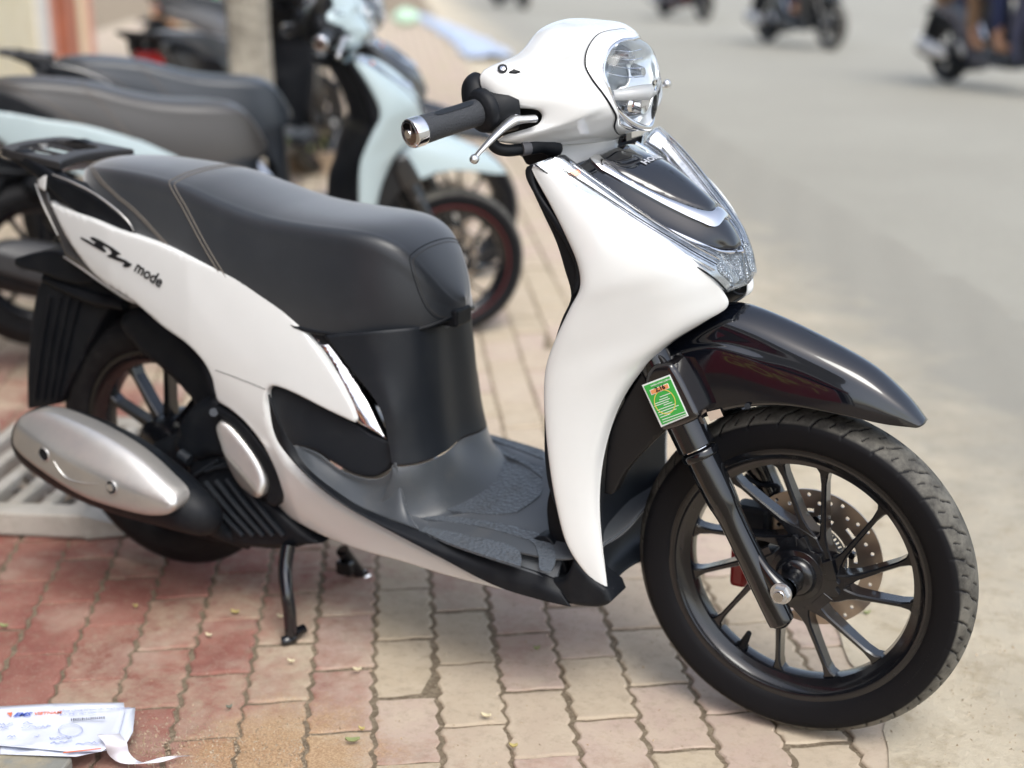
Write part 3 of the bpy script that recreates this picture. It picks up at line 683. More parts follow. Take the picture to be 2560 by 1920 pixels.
def hood_patch(name, px, m, off, th=.003, sym=False, res=.09, parent=None, ed=.0, uvpts=None, n=5):
    uv = uvpts if uvpts is not None else [hood_uv(x, y)+tuple(c) for x, y, *c in px]
    if sym:   # px listed down the near side from top centre to bottom centre
        uv = uv+[(q[0], -q[1])+tuple(q[2:]) for q in uv[::-1] if abs(q[1]) > .02]
    ol = outline(uv, n); V2, F = fill2d(ol, res)
    dist = dist_edges(V2, A3(ol)); prof = off-ed*np.clip(1-dist/.12, 0, 1)**2
    top = [hood_pt(a, b, o_) for (a, b), o_ in zip(V2, prof)]
    F = [tuple(f) for f in F]; a, b, c = [A3(top[k]) for k in F[0]]
    if np.cross(b-a, c-a)@A3([.5, -.1, .6]) < 0: F = [f[::-1] for f in F]
    k0 = len(top); ex = {}; VV = list(top)
    for (p, q) in border_edges(F):
        for k in (p, q):
            if k not in ex: ex[k] = len(VV); VV.append(hood_pt(V2[k][0], V2[k][1], off-ed-th))
    F2 = F+[(q, p, ex[p], ex[q]) for p, q in border_edges(F)]
    o = mesh_obj(name, VV, F2, m, parent if parent is not None else sc); es(o, 50); return o
# sub-surface under everything, then pieces
sub = mesh_obj('front_hood', [v-A3([.010, 0, .010]) for v in HV], HF, pblack, sc)
glossH = mat('hood_gloss_black', (.004, .005, .008), .07, 0, 1, .01)
hood_patch('hood_panel', [(1012, 934, 1), (1100, 1010), (1200, 1082), (1260, 1115), (1450, 1220), (1700, 1332), (1850, 1382), (1925, 1384), (1962, 1372)], glossH, .002, .012, True, .10, ed=.003, uvpts=None)
# chrome V: band between outer and inner outline, done as two arms by parameter space offset
inner = [hood_uv(x, y) for x, y in ((1180, 868), (1250, 930), (1320, 985), (1450, 1055), (1600, 1122), (1720, 1165), (1800, 1178), (1822, 1160))]
outer = [hood_uv(x, y) for x, y in ((1130, 888), (1190, 945), (1270, 992), (1420, 1075), (1580, 1160), (1740, 1235), (1830, 1262), (1878, 1240))]
inner[-1] = (inner[-1][0], 0.0); outer[-1] = (outer[-1][0], 0.0)
def ringsym(L): return L+[(u, -v) for u, v in L[::-1][1:]]
ri, ro = ringsym(inner), ringsym(outer); si = spline(ri, 6); so_ = spline(ro, 6); V = []; F = []
for k in range(len(si)):
    a, c = si[k], so_[k]
    for t, o_ in ((0, -.004), (0.02, .006), (.25, .008), (.75, .008), (.98, .006), (1, -.004)): q = a*(1-t)+c*t; V.append(hood_pt(q[0], q[1], o_))
for k in range(len(si)-1):
    for j in range(5): F.append((k*6+j, k*6+j+1, (k+1)*6+j+1, (k+1)*6+j))
vtrim = mesh_obj('chrome_v_trim', V, F, chrome, sc); es(vtrim, 40)
hood_patch('badge_panel', None, glossH, .0045, .008, False, .08, ed=.003, uvpts=[(u, v*.97) for u, v in ringsym(inner)][:1]+[(u-.03, v*.95) for u, v in ringsym(inner)[1:-1]]+[(u, v*.97) for u, v in ringsym(inner)][-1:])
u0, v0 = hood_uv(1435, 925); u1, v1 = hood_uv(1522, 892)
hq0, hq1 = hood_pt(u0, v0, .0058), hood_pt(u1, v1, .0058)
lp = text('brand_lettering', 'HONDA', (0, 0, 0), (1, 0, 0), (0, 1, 0), .0145, letters, sc, .0003, bold=.0006, space=1.12)
# drape the lettering over the hood
xs = [v.co.x for v in lp.data.vertices]; wT = max(xs)
for v in lp.data.vertices:
    cx, cy, cz = v.co
    uu = u0-(cy/.085)*1.0+.02; vv = v0+(cx/wT)*(abs(v0)*2)
    v.co = Vector(hood_pt(uu, vv, .0062+cz))
# lenses
lens_near = [(822, 912, 1), (900, 975), (1000, 1040), (1150, 1138), (1300, 1227), (1450, 1318), (1600, 1408), (1700, 1470), (1800, 1535), (1885, 1600, 1), (1900, 1650)]
def lens_uv():
    a = [(0.0, -4.0, 1), (1, -3.98), (2, -3.98), (3, -3.98), (4, -3.98), (5, -3.98, 1), (5, -1.6), (5, 0)]
    return a
hk = [hood_uv(x, y) for x, y in ((1012, 934), (1100, 1010), (1200, 1082), (1450, 1220), (1700, 1332), (1850, 1384))]
us = [0, .5, 1, 2, 3, 3.7, 4.12]; vs = [-2.0, -2.0, -1.95, -2.0, -2.0, -2.0, 0]
us = [q[0] for q in hk]; vs = [q[1] for q in hk]; tipu = hood_uv(1962, 1374)[0]
edge = [(u, v-.04) for u, v in zip(us, vs)]
luv = [(0.0, -4.0, 1), (1, -4), (2, -4), (3, -4), (4, -4), (5, -4, 1), (5, 0, 1), (tipu+.06, 0, 1)]+[(q[0]+.03, q[1]) for q in edge[::-1]][:-1]+[(0.0, edge[0][1], 1)]
ll = hood_patch('indicator_lens', None, clear, .004, .002, uvpts=luv, res=.12)
lr = hood_patch('indicator_lens', None, clear, .004, .002, uvpts=[(q[0], -q[1])+tuple(q[2:]) for q in luv], res=.12)
rl = hood_patch('lamp_reflector', None, refl, -.004, .003, uvpts=luv, res=.12)
rr_ = hood_patch('lamp_reflector', None, refl, -.004, .003, uvpts=[(q[0], -q[1])+tuple(q[2:]) for q in luv], res=.12)
# ribs, amber bulbs and the faceted lower reflector
for s in (1, -1):
    par = rl if s == 1 else rr_
    hood_patch('faceted_reflector', None, faceted, -.0015, .002, uvpts=[(tipu+.12, -.03*s, 1), (tipu-.05, -1.3*s), (tipu-.22, -2.3*s, 1), (tipu+.15, -3.3*s), (4.85, -2.9*s, 1), (4.92, -.03*s, 1)], res=.1, parent=par)
    for (u_, w_) in ((.62, .11), ):
        hood_patch('amber_bulb', None, amber, .0005, .001, uvpts=[(u_+.05, -3.45*s), (u_+.02, -3.15*s), (u_+.14, -3.2*s), (u_+.17, -3.4*s)], res=.1, parent=par)
    for vv_, rad_, m_r in ((-3.78, .0016, chrome), (-3.45, .0010, pblack), (-3.1, .0020, chrome), (-2.8, .0009, pblack), (-2.5, .0016, chrome)):
        pts = [hood_pt(u_, (vv_+.07*k)*s, .001) for k, u_ in enumerate((.5, 1.3, 2.2, 3.2, 4.0))]
        tube('reflector_rib', pts, rad_, m_r, par, 6)
    pts = [hood_pt(u_, v_*s, .0035) for u_, v_ in [(q[0]+.05, q[1]-.18) for q in edge]]+[hood_pt(tipu+.1, -.02*s, .0035)]
    tube('chrome_bead', pts, .0032, chrome, par, 8)
    pts = [hood_pt(u_, -3.93*s, .003) for u_ in (0.05, 1, 2, 3, 4, 4.9)]
    tube('lens_seal', pts, .0014, pblack, par, 6)
# inner leg shield (black), seen behind the apron edge
inn = [(1137, 366, -.188), (1150, 405, -.190), (1176, 462, -.192), (1203, 520, -.193), (1222, 580, -.193), (1236, 640, -.193), (1216, 690, -.192), (1200, 740, -.190), (1186, 800, -.185), (1180, 870, -.180), (1178, 940, -.172), (1180, 1000, -.165), (1190, 1060, -.150), (1215, 1110, -.135)]
IN = PL('O', inn); AB = B3[:14]
ls = []
for i, (a, c) in enumerate(zip(AB, IN)):
    z = c[2]; ls.append(full([a+A3([.004, .006, 0]), c, c+A3([-.010, .05, 0]), A3([c[0]-.028-.02*(i > 8), 0, z])]))
V, F = loft(ls, 5, 6); o = mesh_obj('inner_leg_shield', V, F, pblack, sc); sol(o, .003, 0)
slot = panel('shield_slot', 'A', [(782, 925, 1), (830, 905), (820, 960), (850, 1060), (960, 1220), (1040, 1340), (1085, 1470), (1090, 1540), (1065, 1610), (1030, 1650, 1), (1052, 1500), (1010, 1380), (900, 1200), (800, 1030), (775, 960)], -.2085, pblack, sc, .012, .006, .004, .008)
# lower front cover behind the wheel (dark grey), spanning near to far
lowb = [(1569, 664, -.054), (1520, 696, -.072), (1450, 740, -.090), (1385, 802, -.110), (1335, 882, -.124), (1302, 992, -.132), (1294, 1110, -.135), (1308, 1262, -.138)]
lb = PL('O', lowb); cx = [-.16, -.19, -.235, -.275, -.30, -.318, -.322, -.315]; rows = []
for i, a in enumerate(lb):
    t = i/7; c = A3([min(a[0]-.004, cx[i]), 0, a[2]+(.02 if i < 5 else .0)])
    m1 = A3([a[0]*.55+c[0]*.45, a[1]*.74, a[2]])
    rows.append(full([a, a*.8+m1*.2, m1, A3([c[0]*.85+m1[0]*.15, a[1]*.4, c[2]]), c]))
rows.append(full([lb[-1]+A3([0, .002, -.003]), P('O', 1322, 1264, -.115), P('O', 1337, 1243, -.085), P('O', 1366, 1220, -.04), P('O', 1395, 1206, 0)]))
V, F = loft(rows, 5, 5); lc_ = mesh_obj('lower_front_cover', V, F, dgrey, sc); sol(lc_, .003, 0)
black_in = panel('wheel_arch_liner', 'O', [(1415, 762, 1), (1370, 830), (1330, 900), (1312, 960), (1304, 1066, 1), (1325, 1066), (1350, 1020), (1400, 965), (1470, 900, 1), (1440, 790)], lambda x, z: -.108-.10*max(0, -.22-x), mat('liner_black', (.006, .006, .007), .45), sc, .02, .004, .003, .012)

# ---------------------------------------------------------------- handlebar cowl and headlamp
Bq = [(1030, 106, 0), (870, 163, -.080), (744, 303, -.148), (538, 410, -.205), (612, 572, -.200), (850, 605, -.168), (852, 690, -.168), (668, 752, -.192), (662, 785, -.186), (960, 796, -.112), (1275, 768, 0)]
Mq2 = [(1080, 110, 0), (935, 160, -.090), (830, 300, -.156), (640, 420, -.205), (690, 540, -.200), (895, 600, -.168), (900, 690, -.165), (760, 752, -.186), (760, 782, -.176), (990, 792, -.110), (1280, 766, 0)]
Mq = [(1165, 128, 0), (1045, 172, -.090), (955, 290, -.150), (830, 410, -.180), (860, 520, -.178), (1010, 590, -.155), (1040, 660, -.150), (980, 715, -.155), (990, 745, -.145), (1110, 752, -.10), (1290, 758, 0)]
Sq = [(1275, 166, 0), (1178, 192, -.052), (1118, 272, -.088), (1106, 360, -.104), (1140, 435, -.108), (1198, 512, -.104), (1235, 565, -.098), (1262, 612, -.088), (1276, 648, -.076), (1268, 706, -.055), (1310, 742, 0)]
net = [PL('A', q) for q in (Bq, Mq2, Mq, Sq)]
_c0 = A3([-.47, 0, 1.02]); _b = (.003, .010, .018, .012, .010, .012, .012, .008, .006, .004, 0)
net[2] = [(lambda m_, k_: m_+(m_-_c0)/np.linalg.norm(m_-_c0)*_b[k_])(net[1][k_]*.42+net[3][k_]*.58, k_) for k_ in range(11)]
net = [r+[A3([v[0], -v[1], v[2]]) for v in r[::-1][1:-1]] for r in net]
V, F = loft(net, 7, 6, closed_v=True); cowl = mesh_obj('handlebar_cowl', V, F, white, sc); sol(cowl, .003, 0)
Lq = [(1375, 216, 0), (1310, 222, -.030), (1245, 265, -.058), (1207, 345, -.076), (1207, 415, -.080), (1232, 475, -.077), (1252, 540, -.072), (1272, 590, -.066), (1288, 640, -.056), (1300, 690, -.040), (1395, 715, 0)]
Sq2 = [(x+3, y, z) for x, y, z in Sq]
Mg = [((a[0]+c[0])/2+14, (a[1]+c[1])/2-4, (a[2]+c[2])/2*1.04) for a, c in zip(Sq, Lq)]
net = [PL('A', q) for q in (Sq2, Mg, Lq)]
net = [r+[A3([v[0], -v[1], v[2]]) for v in r[::-1][1:-1]] for r in net]
V, F = loft(net, 5, 6, closed_v=True); gar = mesh_obj('headlamp_surround', V, F, white, sc); sol(gar, .003, 0)
seam = spline([p+A3([.0015, 0, .0]) for p in net[0]], 6, True); 
tube('surround_seam', seam+[seam[0]], .0016, pblack, sc, 6, 1)
# lens dome
LR = net[2]; cenL = sum(LR)/len(LR); nose = A3([.042, 0, -.004])
r1 = [cenL+(p-cenL)*.86+nose*.55 for p in LR]; r2_ = [cenL+(p-cenL)*.5+nose*.95 for p in LR]; r3 = [cenL+(p-cenL)*.12+nose*1.06 for p in LR]
V, F = loft([LR, r1, r2_, r3], 6, 6, closed_v=True); k_ = len(V); V.append(cenL+nose*1.07); nc = (len(V)-1)//(3*6+1); base = nc*18
F += [(base+(i+1) % nc, base+i, k_) for i in range(nc)]
hl = mesh_obj('headlamp_lens', V, F, clear, sc)
ri_ = [cenL+(p-cenL)*.97+A3([-.004, 0, 0]) for p in LR]; rj = [cenL+(p-cenL)*.80-nose*.45 for p in LR]; rk = [cenL+(p-cenL)*.35-nose*.75 for p in LR]
V, F = loft([ri_, rj, rk], 6, 6, closed_v=True); k_ = len(V); V.append(cenL-nose*.8); nc = (len(V)-1)//13; base = nc*12
F += [(base+(i+1) % nc, base+i, k_) for i in range(nc)]
hr = mesh_obj('headlamp_bowl', V, F, bulbw, sc)
rim_c = spline([cenL+(p-cenL)*.99+A3([.002, 0, 0]) for p in LR], 5, True); tube('headlamp_rim', rim_c+[rim_c[0]], .0032, chrome, sc, 8, 1)
# shelf, projector and lower trim inside the lamp
tube('lamp_shelf', [P('A', 1265, 520, -.055), P('A', 1340, 512, -.03)+A3([.012, 0, 0]), P('A', 1405, 500, 0)+A3([.018, 0, 0]), P('A', 1452, 455, .035)+A3([.006, 0, 0])], [.008, .010, .010, .007], mat('lamp_white_trim', (.75, .77, .78), .2, 0, .6), sc, 12)
tube('lamp_projector', [P('A', 1385, 560, -.012)-A3([.02, 0, 0]), P('A', 1385, 560, -.012)+A3([.012, 0, -.002])], [.020, .014], chrome, sc, 20)
tube('lamp_projector', [P('A', 1330, 560, -.03)-A3([.02, 0, 0]), P('A', 1330, 560, -.03)+A3([.008, 0, -.002])], [.012, .009], chrome, sc, 16)
tube('lamp_lower_trim', [P('A', 1262, 560, -.066), P('A', 1300, 640, -.05)+A3([.008, 0, 0]), P('A', 1350, 690, -.025)+A3([.014, 0, 0]), P('A', 1440, 700, .015)+A3([.008, 0, 0]), P('A', 1490, 640, .045)], [.003, .005, .006, .005, .003], chrome, sc, 12)
tube('lamp_lower_bezel', [P('A', 1470, 470, .035)+A3([.004, 0, 0]), P('A', 1448, 540, .02)+A3([.010, 0, 0]), P('A', 1440, 600, .015)+A3([.010, 0, 0]), P('A', 1462, 670, .025)], [.003, .006, .006, .004], gblack, sc, 10)
for k_, (x_, y_, Y_) in enumerate(((1330, 330, -.02), (1380, 400, 0))): tube('lamp_bulb', [P('A', x_, y_, Y_)+A3([-.012, 0, 0]), P('A', x_, y_, Y_)+A3([.006, 0, 0])], [.013-.004*k_, .009-.003*k_], refl, sc, 16)
for k_ in range(4): tube('lamp_rib', [P('A', 1235+10*k_, 400-40*k_, -.066+.004*k_), P('A', 1300+6*k_, 430-45*k_, -.030)+A3([.008, 0, 0]), P('A', 1370, 425-45*k_, .0)+A3([.010, 0, 0])], .0008, chrome, sc, 5)
# neck below the cowl
nk = [[(950, 792, -.108), (1080, 770, -.075), (1200, 756, -.04), (1270, 750, 0)], [(968, 850, -.095), (1090, 830, -.065), (1195, 815, -.035), (1262, 800, 0)], [(1000, 930, -.088), (1100, 893, -.060), (1180, 866, -.035), (1262, 850, 0)]]
net = [full(PL('A', r)) for r in nk]; V, F = loft(net, 6, 6); o = mesh_obj('handlebar_neck', V, F, white, sc); sol(o, .003, 0)
panel('neck_gap_cover', 'A', [(1255, 752, 1), (1338, 740, 1), (1338, 782, 1), (1258, 806, 1)], .02, gblack, sc, .02, .003, .002, .01)
panel('column_cover', 'A', [(740, 835, 1), (860, 845), (940, 850, 1), (1000, 930, 1), (900, 950), (800, 915), (780, 905, 1)], -.06, pblack, sc, .06, .004, .003, .012)
# speedometer housing (black, on the rider's side)
bk_ = [P('A', *q) for q in ((1030, 106, 0), (870, 163, -.07), (744, 303, -.125), (600, 395, -.19))]
rows = [full([p+A3([.004, 0, -.004]) for p in bk_[::-1]]), full([p+A3([-.012, .004 if p[1] < 0 else 0, -.02]) for p in bk_[::-1]]), full([A3([p[0]-.030, p[1]*.86, p[2]-.06]) for p in bk_[::-1]]), full([A3([p[0]-.015, p[1]*.8, p[2]-.105]) for p in bk_[::-1]])]
V, F = loft(rows, 5, 6); o = mesh_obj('rear_handlebar_cover', V, F, pblack, sc); sol(o, .003, 0)
# lever pocket, switch housing, grips, levers
for s in (1, -1):
    def Q(w, x, y, Y): q = P(w, x, y, Y); return A3([q[0], q[1]*s, q[2]])
    pk = [(590, 580, 1), (640, 572), (760, 588), (830, 615), (858, 650), (845, 700), (800, 735), (700, 752), (600, 750, 1)]
    if s == 1: panel('lever_pocket', 'A', pk, -.150, mat('pocket_black', (.008, .009, .010), .5), sc, .02, .004, .002, .012)
    sw = tube('switch_housing', [Q('A', 515, 620, -.205), Q('A', 560, 610, -.198), Q('A', 640, 600, -.185), Q('A', 720, 590, -.17)], [.030, .034, .036, .034], pblack, sc, 20)
    tube('switch_hood', [Q('A', 515, 560, -.20), Q('A', 505, 480, -.195), Q('A', 530, 425, -.185)], [.022, .020, .012], pblack, sw, 14)
    g0, g1 = Q('A', 200, 722, -.320), Q('A', 545, 612, -.212); gd = (g1-g0)/np.linalg.norm(g1-g0)
    gr = tube('grip', [g0, g0+gd*.004, g0*.5+g1*.5, g1-gd*.01, g1], [.0195, .0205, .0195, .020, .021], mat('grip_rubber', (.035, .038, .044), .55, bump=('voronoi', 520, .9, .0010)) if s == 1 else MATS['grip_rubber'], sc, 28)
    tube('grip_flange', [g1-gd*.012, g1-gd*.006, g1+gd*.004, g1+gd*.010, g1+gd*.016], [.024, .031, .033, .028, .030], pblack, gr, 32)
    # smooth inset pad on the grip
    e1 = P('A', 300, 660, -.30)-P('A', 200, 722, -.32); 
    up_ = A3([.25, -.45*s, .85]); up_ -= gd*(up_@gd); up_ /= np.linalg.norm(up_); sd_ = np.cross(gd, up_)
    V = []; F = []
    for i in range(13):
        t = i/12; c = g0+gd*(.022+.075*t); wd = .0052*math.sqrt(max(0, 1-(2*t-1)**6))
        for j in range(-3, 4): a_ = j/3*wd/.020; V.append(c+(up_*math.cos(a_)+sd_*math.sin(a_))*(.0208))
    for i in range(12):
        for j in range(6): F.append((i*7+j, i*7+j+1, (i+1)*7+j+1, (i+1)*7+j))
    mesh_obj('grip_pad', V, F, dgrey, gr)
    be = tube('bar_end', [g0-gd*.020, g0-gd*.019, g0-gd*.016, g0-gd*.001, g0+gd*.001], [.017, .0195, .0212, .0216, .0205], chrome, sc, 32)
    tube('bar_end_cap', [g0-gd*.0212, g0-gd*.0195], [.015, .017], dchrome, be, 28)
    tube('bar_end_boss', [g0-gd*.023, g0-gd*.021], [.006, .0065], chrome, be, 16)
    if s == 1: lv = [Q('A', *q) for q in ((835, 655, -.180), (770, 660, -.195), (715, 668, -.205), (650, 715, -.222), (580, 785, -.245), (520, 850, -.262), (500, 880, -.268))]
    else: lv = [Q('A', *q) for q in ((835, 655, -.180), (770, 660, -.195), (715, 668, -.205), (650, 715, -.222))]+[A3([-.40, .262, .985]), A3([-.38, .275, .988]), A3([-.368, .282, .996])]
    lo = tube('brake_lever', lv, [.010, .0105, .0135, .0105, .0080, .0060, .0052], alu, sc, 14, 8, sq=.55)
    tube('lever_pivot', [Q('A', 720, 640, -.192), Q('A', 722, 655, -.194), Q('A', 716, 680, -.198)], [.008, .010, .007], alu, lo, 12)
    lb_ = lv[-1]; V, F = lathe_pts([(0, -.0075), (.005, -.006), (.0075, 0), (.005, .006), (0, .0075)], 16, lb_, (0, 1, 0)); mesh_obj('lever_ball', V, F, alu, lo)
for (nm_, px_, py_, rr_w, m_) in (('screw_recess', 655, 379, .0072, pblack), ('screw', 656, 378, .0038, chrome)):
    c_, n_v = hit(cowl, 'A', px_, py_, .0006); lathe(nm_, [(0, .0012 if nm_ == 'screw' else .0004), (rr_w, .0002), (rr_w, -.002)], c_, n_v, m_, cowl, 20)
L_ = [hit(cowl, 'A', *q, .0012)[0] for q in ((688, 398), (718, 382), (752, 394), (722, 402))]; mesh_obj('mirror_mount_plug', L_+[v+A3([0, .003, -.003]) for v in L_], [(0, 1, 2, 3), (7, 6, 5, 4)]+[(i_, (i_+1) % 4, (i_+1) % 4+4, i_+4) for i_ in range(4)], pblack, cowl, False)
tube('brake_hose', [P('A', 590, 770, -.20), P('A', 620, 815, -.20), P('A', 680, 832, -.19), P('A', 760, 825, -.17), P('A', 800, 812, -.16)], .009, pblack, sc, 12)
tube('hose_end', [P('A', 755, 822, -.172), P('A', 800, 812, -.16)], .012, mat('grey_rubber', (.10, .10, .11), .6), sc, 12)
tube('throttle_cable', [P('A', 790, 812, -.16), P('A', 860, 795, -.14), P('A', 940, 815, -.12), P('A', 930, 850, -.11)], [.014, .015, .013, .011], pblack, sc, 12)

# ---------------------------------------------------------------- seat
def zx(win, pts):
    q = A3([P(win, *p) for p in pts]); o = np.argsort(q[:, 0]); return q[o, 0], q[o, 2], q[o]
cre = [P('O', *p) for p in ((203, 368, -.085), (281, 392, -.105), (355, 412, -.113), (395, 404, -.116), (437, 462, -.120), (491, 493, -.122), (594, 499, -.122), (705, 495, -.120), (800, 483, -.112), (850, 476, -.10))]
bot = [P('O', *p) for p in ((170, 388, -.085), (250, 450, -.108), (350, 503, -.122), (450, 552, -.130), (520, 590, -.134), (600, 650, -.136), (660, 694, -.136), (712, 712, -.134), (800, 708, -.126), (870, 703, -.112))]
cx_, cz_ = [A3([p[i] for p in cre]) for i in (0, 2)]; bx_, bz_ = [A3([p[i] for p in bot]) for i in (0, 2)]
o_ = np.argsort(cx_); cx_, cz_ = cx_[o_], cz_[o_]; o_ = np.argsort(bx_); bx_, bz_ = bx_[o_], bz_[o_]
XR, XF = -1.445, -.612
def sm(x, a, b): t = min(max((x-a)/(b-a), 0), 1); return t*t*(3-2*t)
cre_x = [XR, -1.36, -1.30, -1.22, -1.16, -1.10, -1.04, -.98, -.90, -.82, -.76, -.70, -.66, -.63, -.61, XF]
def seat_top(x): return float(np.interp(x, cx_, cz_))
def seat_half(x):
    r = .104+.020*sm(x, -1.30, -1.02)-.004*sm(x, -.85, -.75)
    if x > -.84: r = .1235*math.sqrt(max(0, 1-((x+.84)/(.84+XF))**2.3))
    if x < -1.27: r = .1055*math.sqrt(max(0, 1-((-1.27-x)/(-1.27-XR))**2.4))
    return r
def seat_bot(x): return float(np.interp(x, bx_, bz_))
0 and print('SEAT', [(round(float(a), 3), round(float(b), 3)) for a, b in zip(cx_, cz_)], [(round(float(a), 3), round(float(b), 3)) for a, b in zip(bx_, bz_)])
zt_k = [(XR, .808), (-1.425, .826), (-1.38, .838), (-1.30, .839), (-1.22, .834), (-1.16, .828), (-1.12, .822), (-1.06, .806), (-1.0, .792), (-.95, .783), (-.90, .779), (-.85, .777), (-.80, .776), (-.75, .774), (-.71, .766), (-.68, .748), (-.655, .718), (-.635, .684), (XF, .645)]
zb_k = [(XR, .785), (-1.36, .762), (-1.30, .742), (-1.2, .705), (-1.1, .672), (-1.0, .642), (-.95, .622), (-.87, .597), (-.80, .594), (-.70, .600), (-.64, .612), (XF, .628)]
#SEATK
def seat_pt(x, s, off=0.0):
    """x station, s in -1..1 across (near edge, over the top, far edge)"""
    hw = seat_half(x)+.001; zt = float(np.interp(x, [k[0] for k in zt_k], [k[1] for k in zt_k])); zb = float(np.interp(x, [k[0] for k in zb_k], [k[1] for k in zb_k])); H = zt-zb
    a = abs(s); sg = -1 if s < 0 else 1
    flare = 1.10
    # a: 0 centre .. .52 crease .. 1 lower edge
    if a < .42: y = hw*.80*(a/.42); z = zt+.006*(1-(a/.42)**2)-.003*(a/.42)**4
    elif a < .60: t = (a-.42)/.18; th = t*math.pi/2; y = hw*(.80+.185*math.sin(th)); z = zt-.003-min(.030, H*.4)*(1-math.cos(th))
    else: t = (a-.60)/.40; y = hw*(.985+.11*math.sin(t*math.pi*.62)); z = (zt-.003-min(.030, H*.4))*(1-t)+zb*t
    nn = A3([0, sg*(.2 if a < .42 else 1), 1 if a < .55 else .2]); nn = nn/np.linalg.norm(nn)
    return A3([x, sg*y, z])+nn*off
xs_ = np.concatenate([XR+(.175)*(1-np.cos(np.linspace(0, math.pi/2, 14))), np.linspace(-1.26, -.82, 60), XF-(.21)*(1-np.sin(np.linspace(0, math.pi/2, 26)))[1:]])
xs_ = np.array(sorted(set(np.round(xs_, 5)))); ss = np.linspace(-1, 1, 73); V = [seat_pt(x, s) for x in xs_ for s in ss]; n_ = len(ss)
F = [(i*n_+j, i*n_+j+1, (i+1)*n_+j+1, (i+1)*n_+j) for i in range(len(xs_)-1) for j in range(n_-1)]
# smooth the surface a little along x
VA = A3(V).reshape(len(xs_), n_, 3)
for _ in range(6): VA[1:-1] = VA[1:-1]*.5+(VA[:-2]+VA[2:])*.25
# close underside
V = [v for v in VA.reshape(-1, 3)]; k = len(V)
for i in range(len(xs_)): V.append(A3([VA[i, 0, 0], 0, (VA[i, 0, 2]+VA[i, -1, 2])/2]))
for i in range(len(xs_)-1): F += [(i*n_, (i+1)*n_, k+i+1, k+i), (i*n_+n_-1, k+i, k+i+1, (i+1)*n_+n_-1)]
seat = mesh_obj('seat', V, F, vinyl, sc); es(seat, 60)
def surf_line(name, f, r, m, n=60, s0=-.98, s1=.98):
    pts = []
    for i in range(n+1):
        s = s0+(s1-s0)*i/n; x = f(s)
        ii = np.interp(x, xs_, np.arange(len(xs_))); i0 = min(int(ii), len(xs_)-2); t = ii-i0; jj = (s+1)/2*(n_-1); j0 = min(int(jj), n_-2); q = jj-j0
        p = (VA[i0, j0]*(1-q)+VA[i0, j0+1]*q)*(1-t)+(VA[i0+1, j0]*(1-q)+VA[i0+1, j0+1]*q)*t; pts.append(p+A3([0, -.0006 if s < -.5 else (.0006 if s > .5 else 0), .0006]))
    return tube(name, pts, r, m, seat, 5, 1)
ln = lambda x0, k: (lambda s: x0+k*max(0, abs(s)-.48)/.52)
for dx in (0, .013): surf_line('stitch', ln(-1.165+dx, .16), .0011, piping)
for dx in (0, .013): surf_line('stitch', lambda s, dx=dx: -1.405+dx+.29*(max(0, abs(s)-.38)/.62)**1.3, .0010, piping)
surf_line('seam', ln(-.672, .050), .0008, pblack)
surf_line('seam', ln(-.667, .050), .0005, mat('dark_stitch', (.06, .055, .05), .7))
surf_line('seat_edge', lambda s: -1.0, .001, pblack) if False else None
# piping along the lower edge
tube('seat_piping', [VA[i, 0] for i in range(0, len(xs_), 3)], .004, pblack, seat, 8, 1)
tube('seat_piping', [VA[i, -1] for i in range(0, len(xs_), 3)], .004, pblack, seat, 8, 1)
# seat base gap strip
panel('seat_base', 'O', [(500, 585, 1), (560, 610), (640, 672), (700, 725), (712, 740, 1), (690, 748), (655, 722), (600, 660), (540, 612)], -.128, pblack, sc, .03, .004, .003, .012)

# ---------------------------------------------------------------- cover under the seat, floor
colN = [[(700, 725, -.137), (800, 716, -.134), (885, 708, -.098), (935, 702, -.05), (968, 693, 0)],
        [(760, 800, -.142), (825, 800, -.134), (897, 800, -.098), (945, 796, -.052), (977, 788, 0)],
        [(820, 880, -.143), (855, 885, -.134), (905, 885, -.099), (952, 882, -.054), (985, 873, 0)],
        [(838, 950, -.143), (865, 952, -.134), (912, 950, -.102), (958, 938, -.056), (991, 920, 0)],
        [(846, 1002, -.146), (868, 1005, -.138), (918, 996, -.106), (963, 974, -.060), (997, 946, 0)]]
net = [full(PL('O', r)) for r in colN]; V, F = loft(net, 8, 8); o = mesh_obj('seat_support_cover', V, F, dgrey, sc); sol(o, .003, 0)
hk_ = tube('luggage_hook', [P('O', 952, 703, -.02), P('O', 972, 695, -.012), P('O', 990, 688, .0)], [.007, .008, .007], alu, sc, 10, sq=.5)
hk_.location = (.012, -.004, .002)
box('hook_recess', P('O', 972, 686, -.01)+A3([.004, 0, .006]), (.05, .05, .03), pblack, sc, None, .004)
# floor: from the kick-up at the cover to the leg shield; height over (x,y)
FX = [-.80, -.74, -.70, -.66, -.60, -.50, -.40, -.34, -.30]
flo_near = [(300, 492, -.185), (345, 560, -.183), (420, 645, -.180), (540, 735, -.178), (660, 810, -.176), (850, 890, -.174), (1100, 990, -.172), (1400, 1092, -.168), (1640, 1168, -.160), (1755, 1216, -.148)]
fl_in = [(870, 600, -.146), (900, 640, -.146), (930, 690, -.148), (960, 740, -.148), (1000, 785, -.148), (1100, 840, -.148), (1240, 900, -.146), (1420, 955, -.140), (1580, 1000, -.132), (1690, 1060, -.125)]
flo = [PL('H', flo_near)]
zc = [p[2] for p in flo[0]]
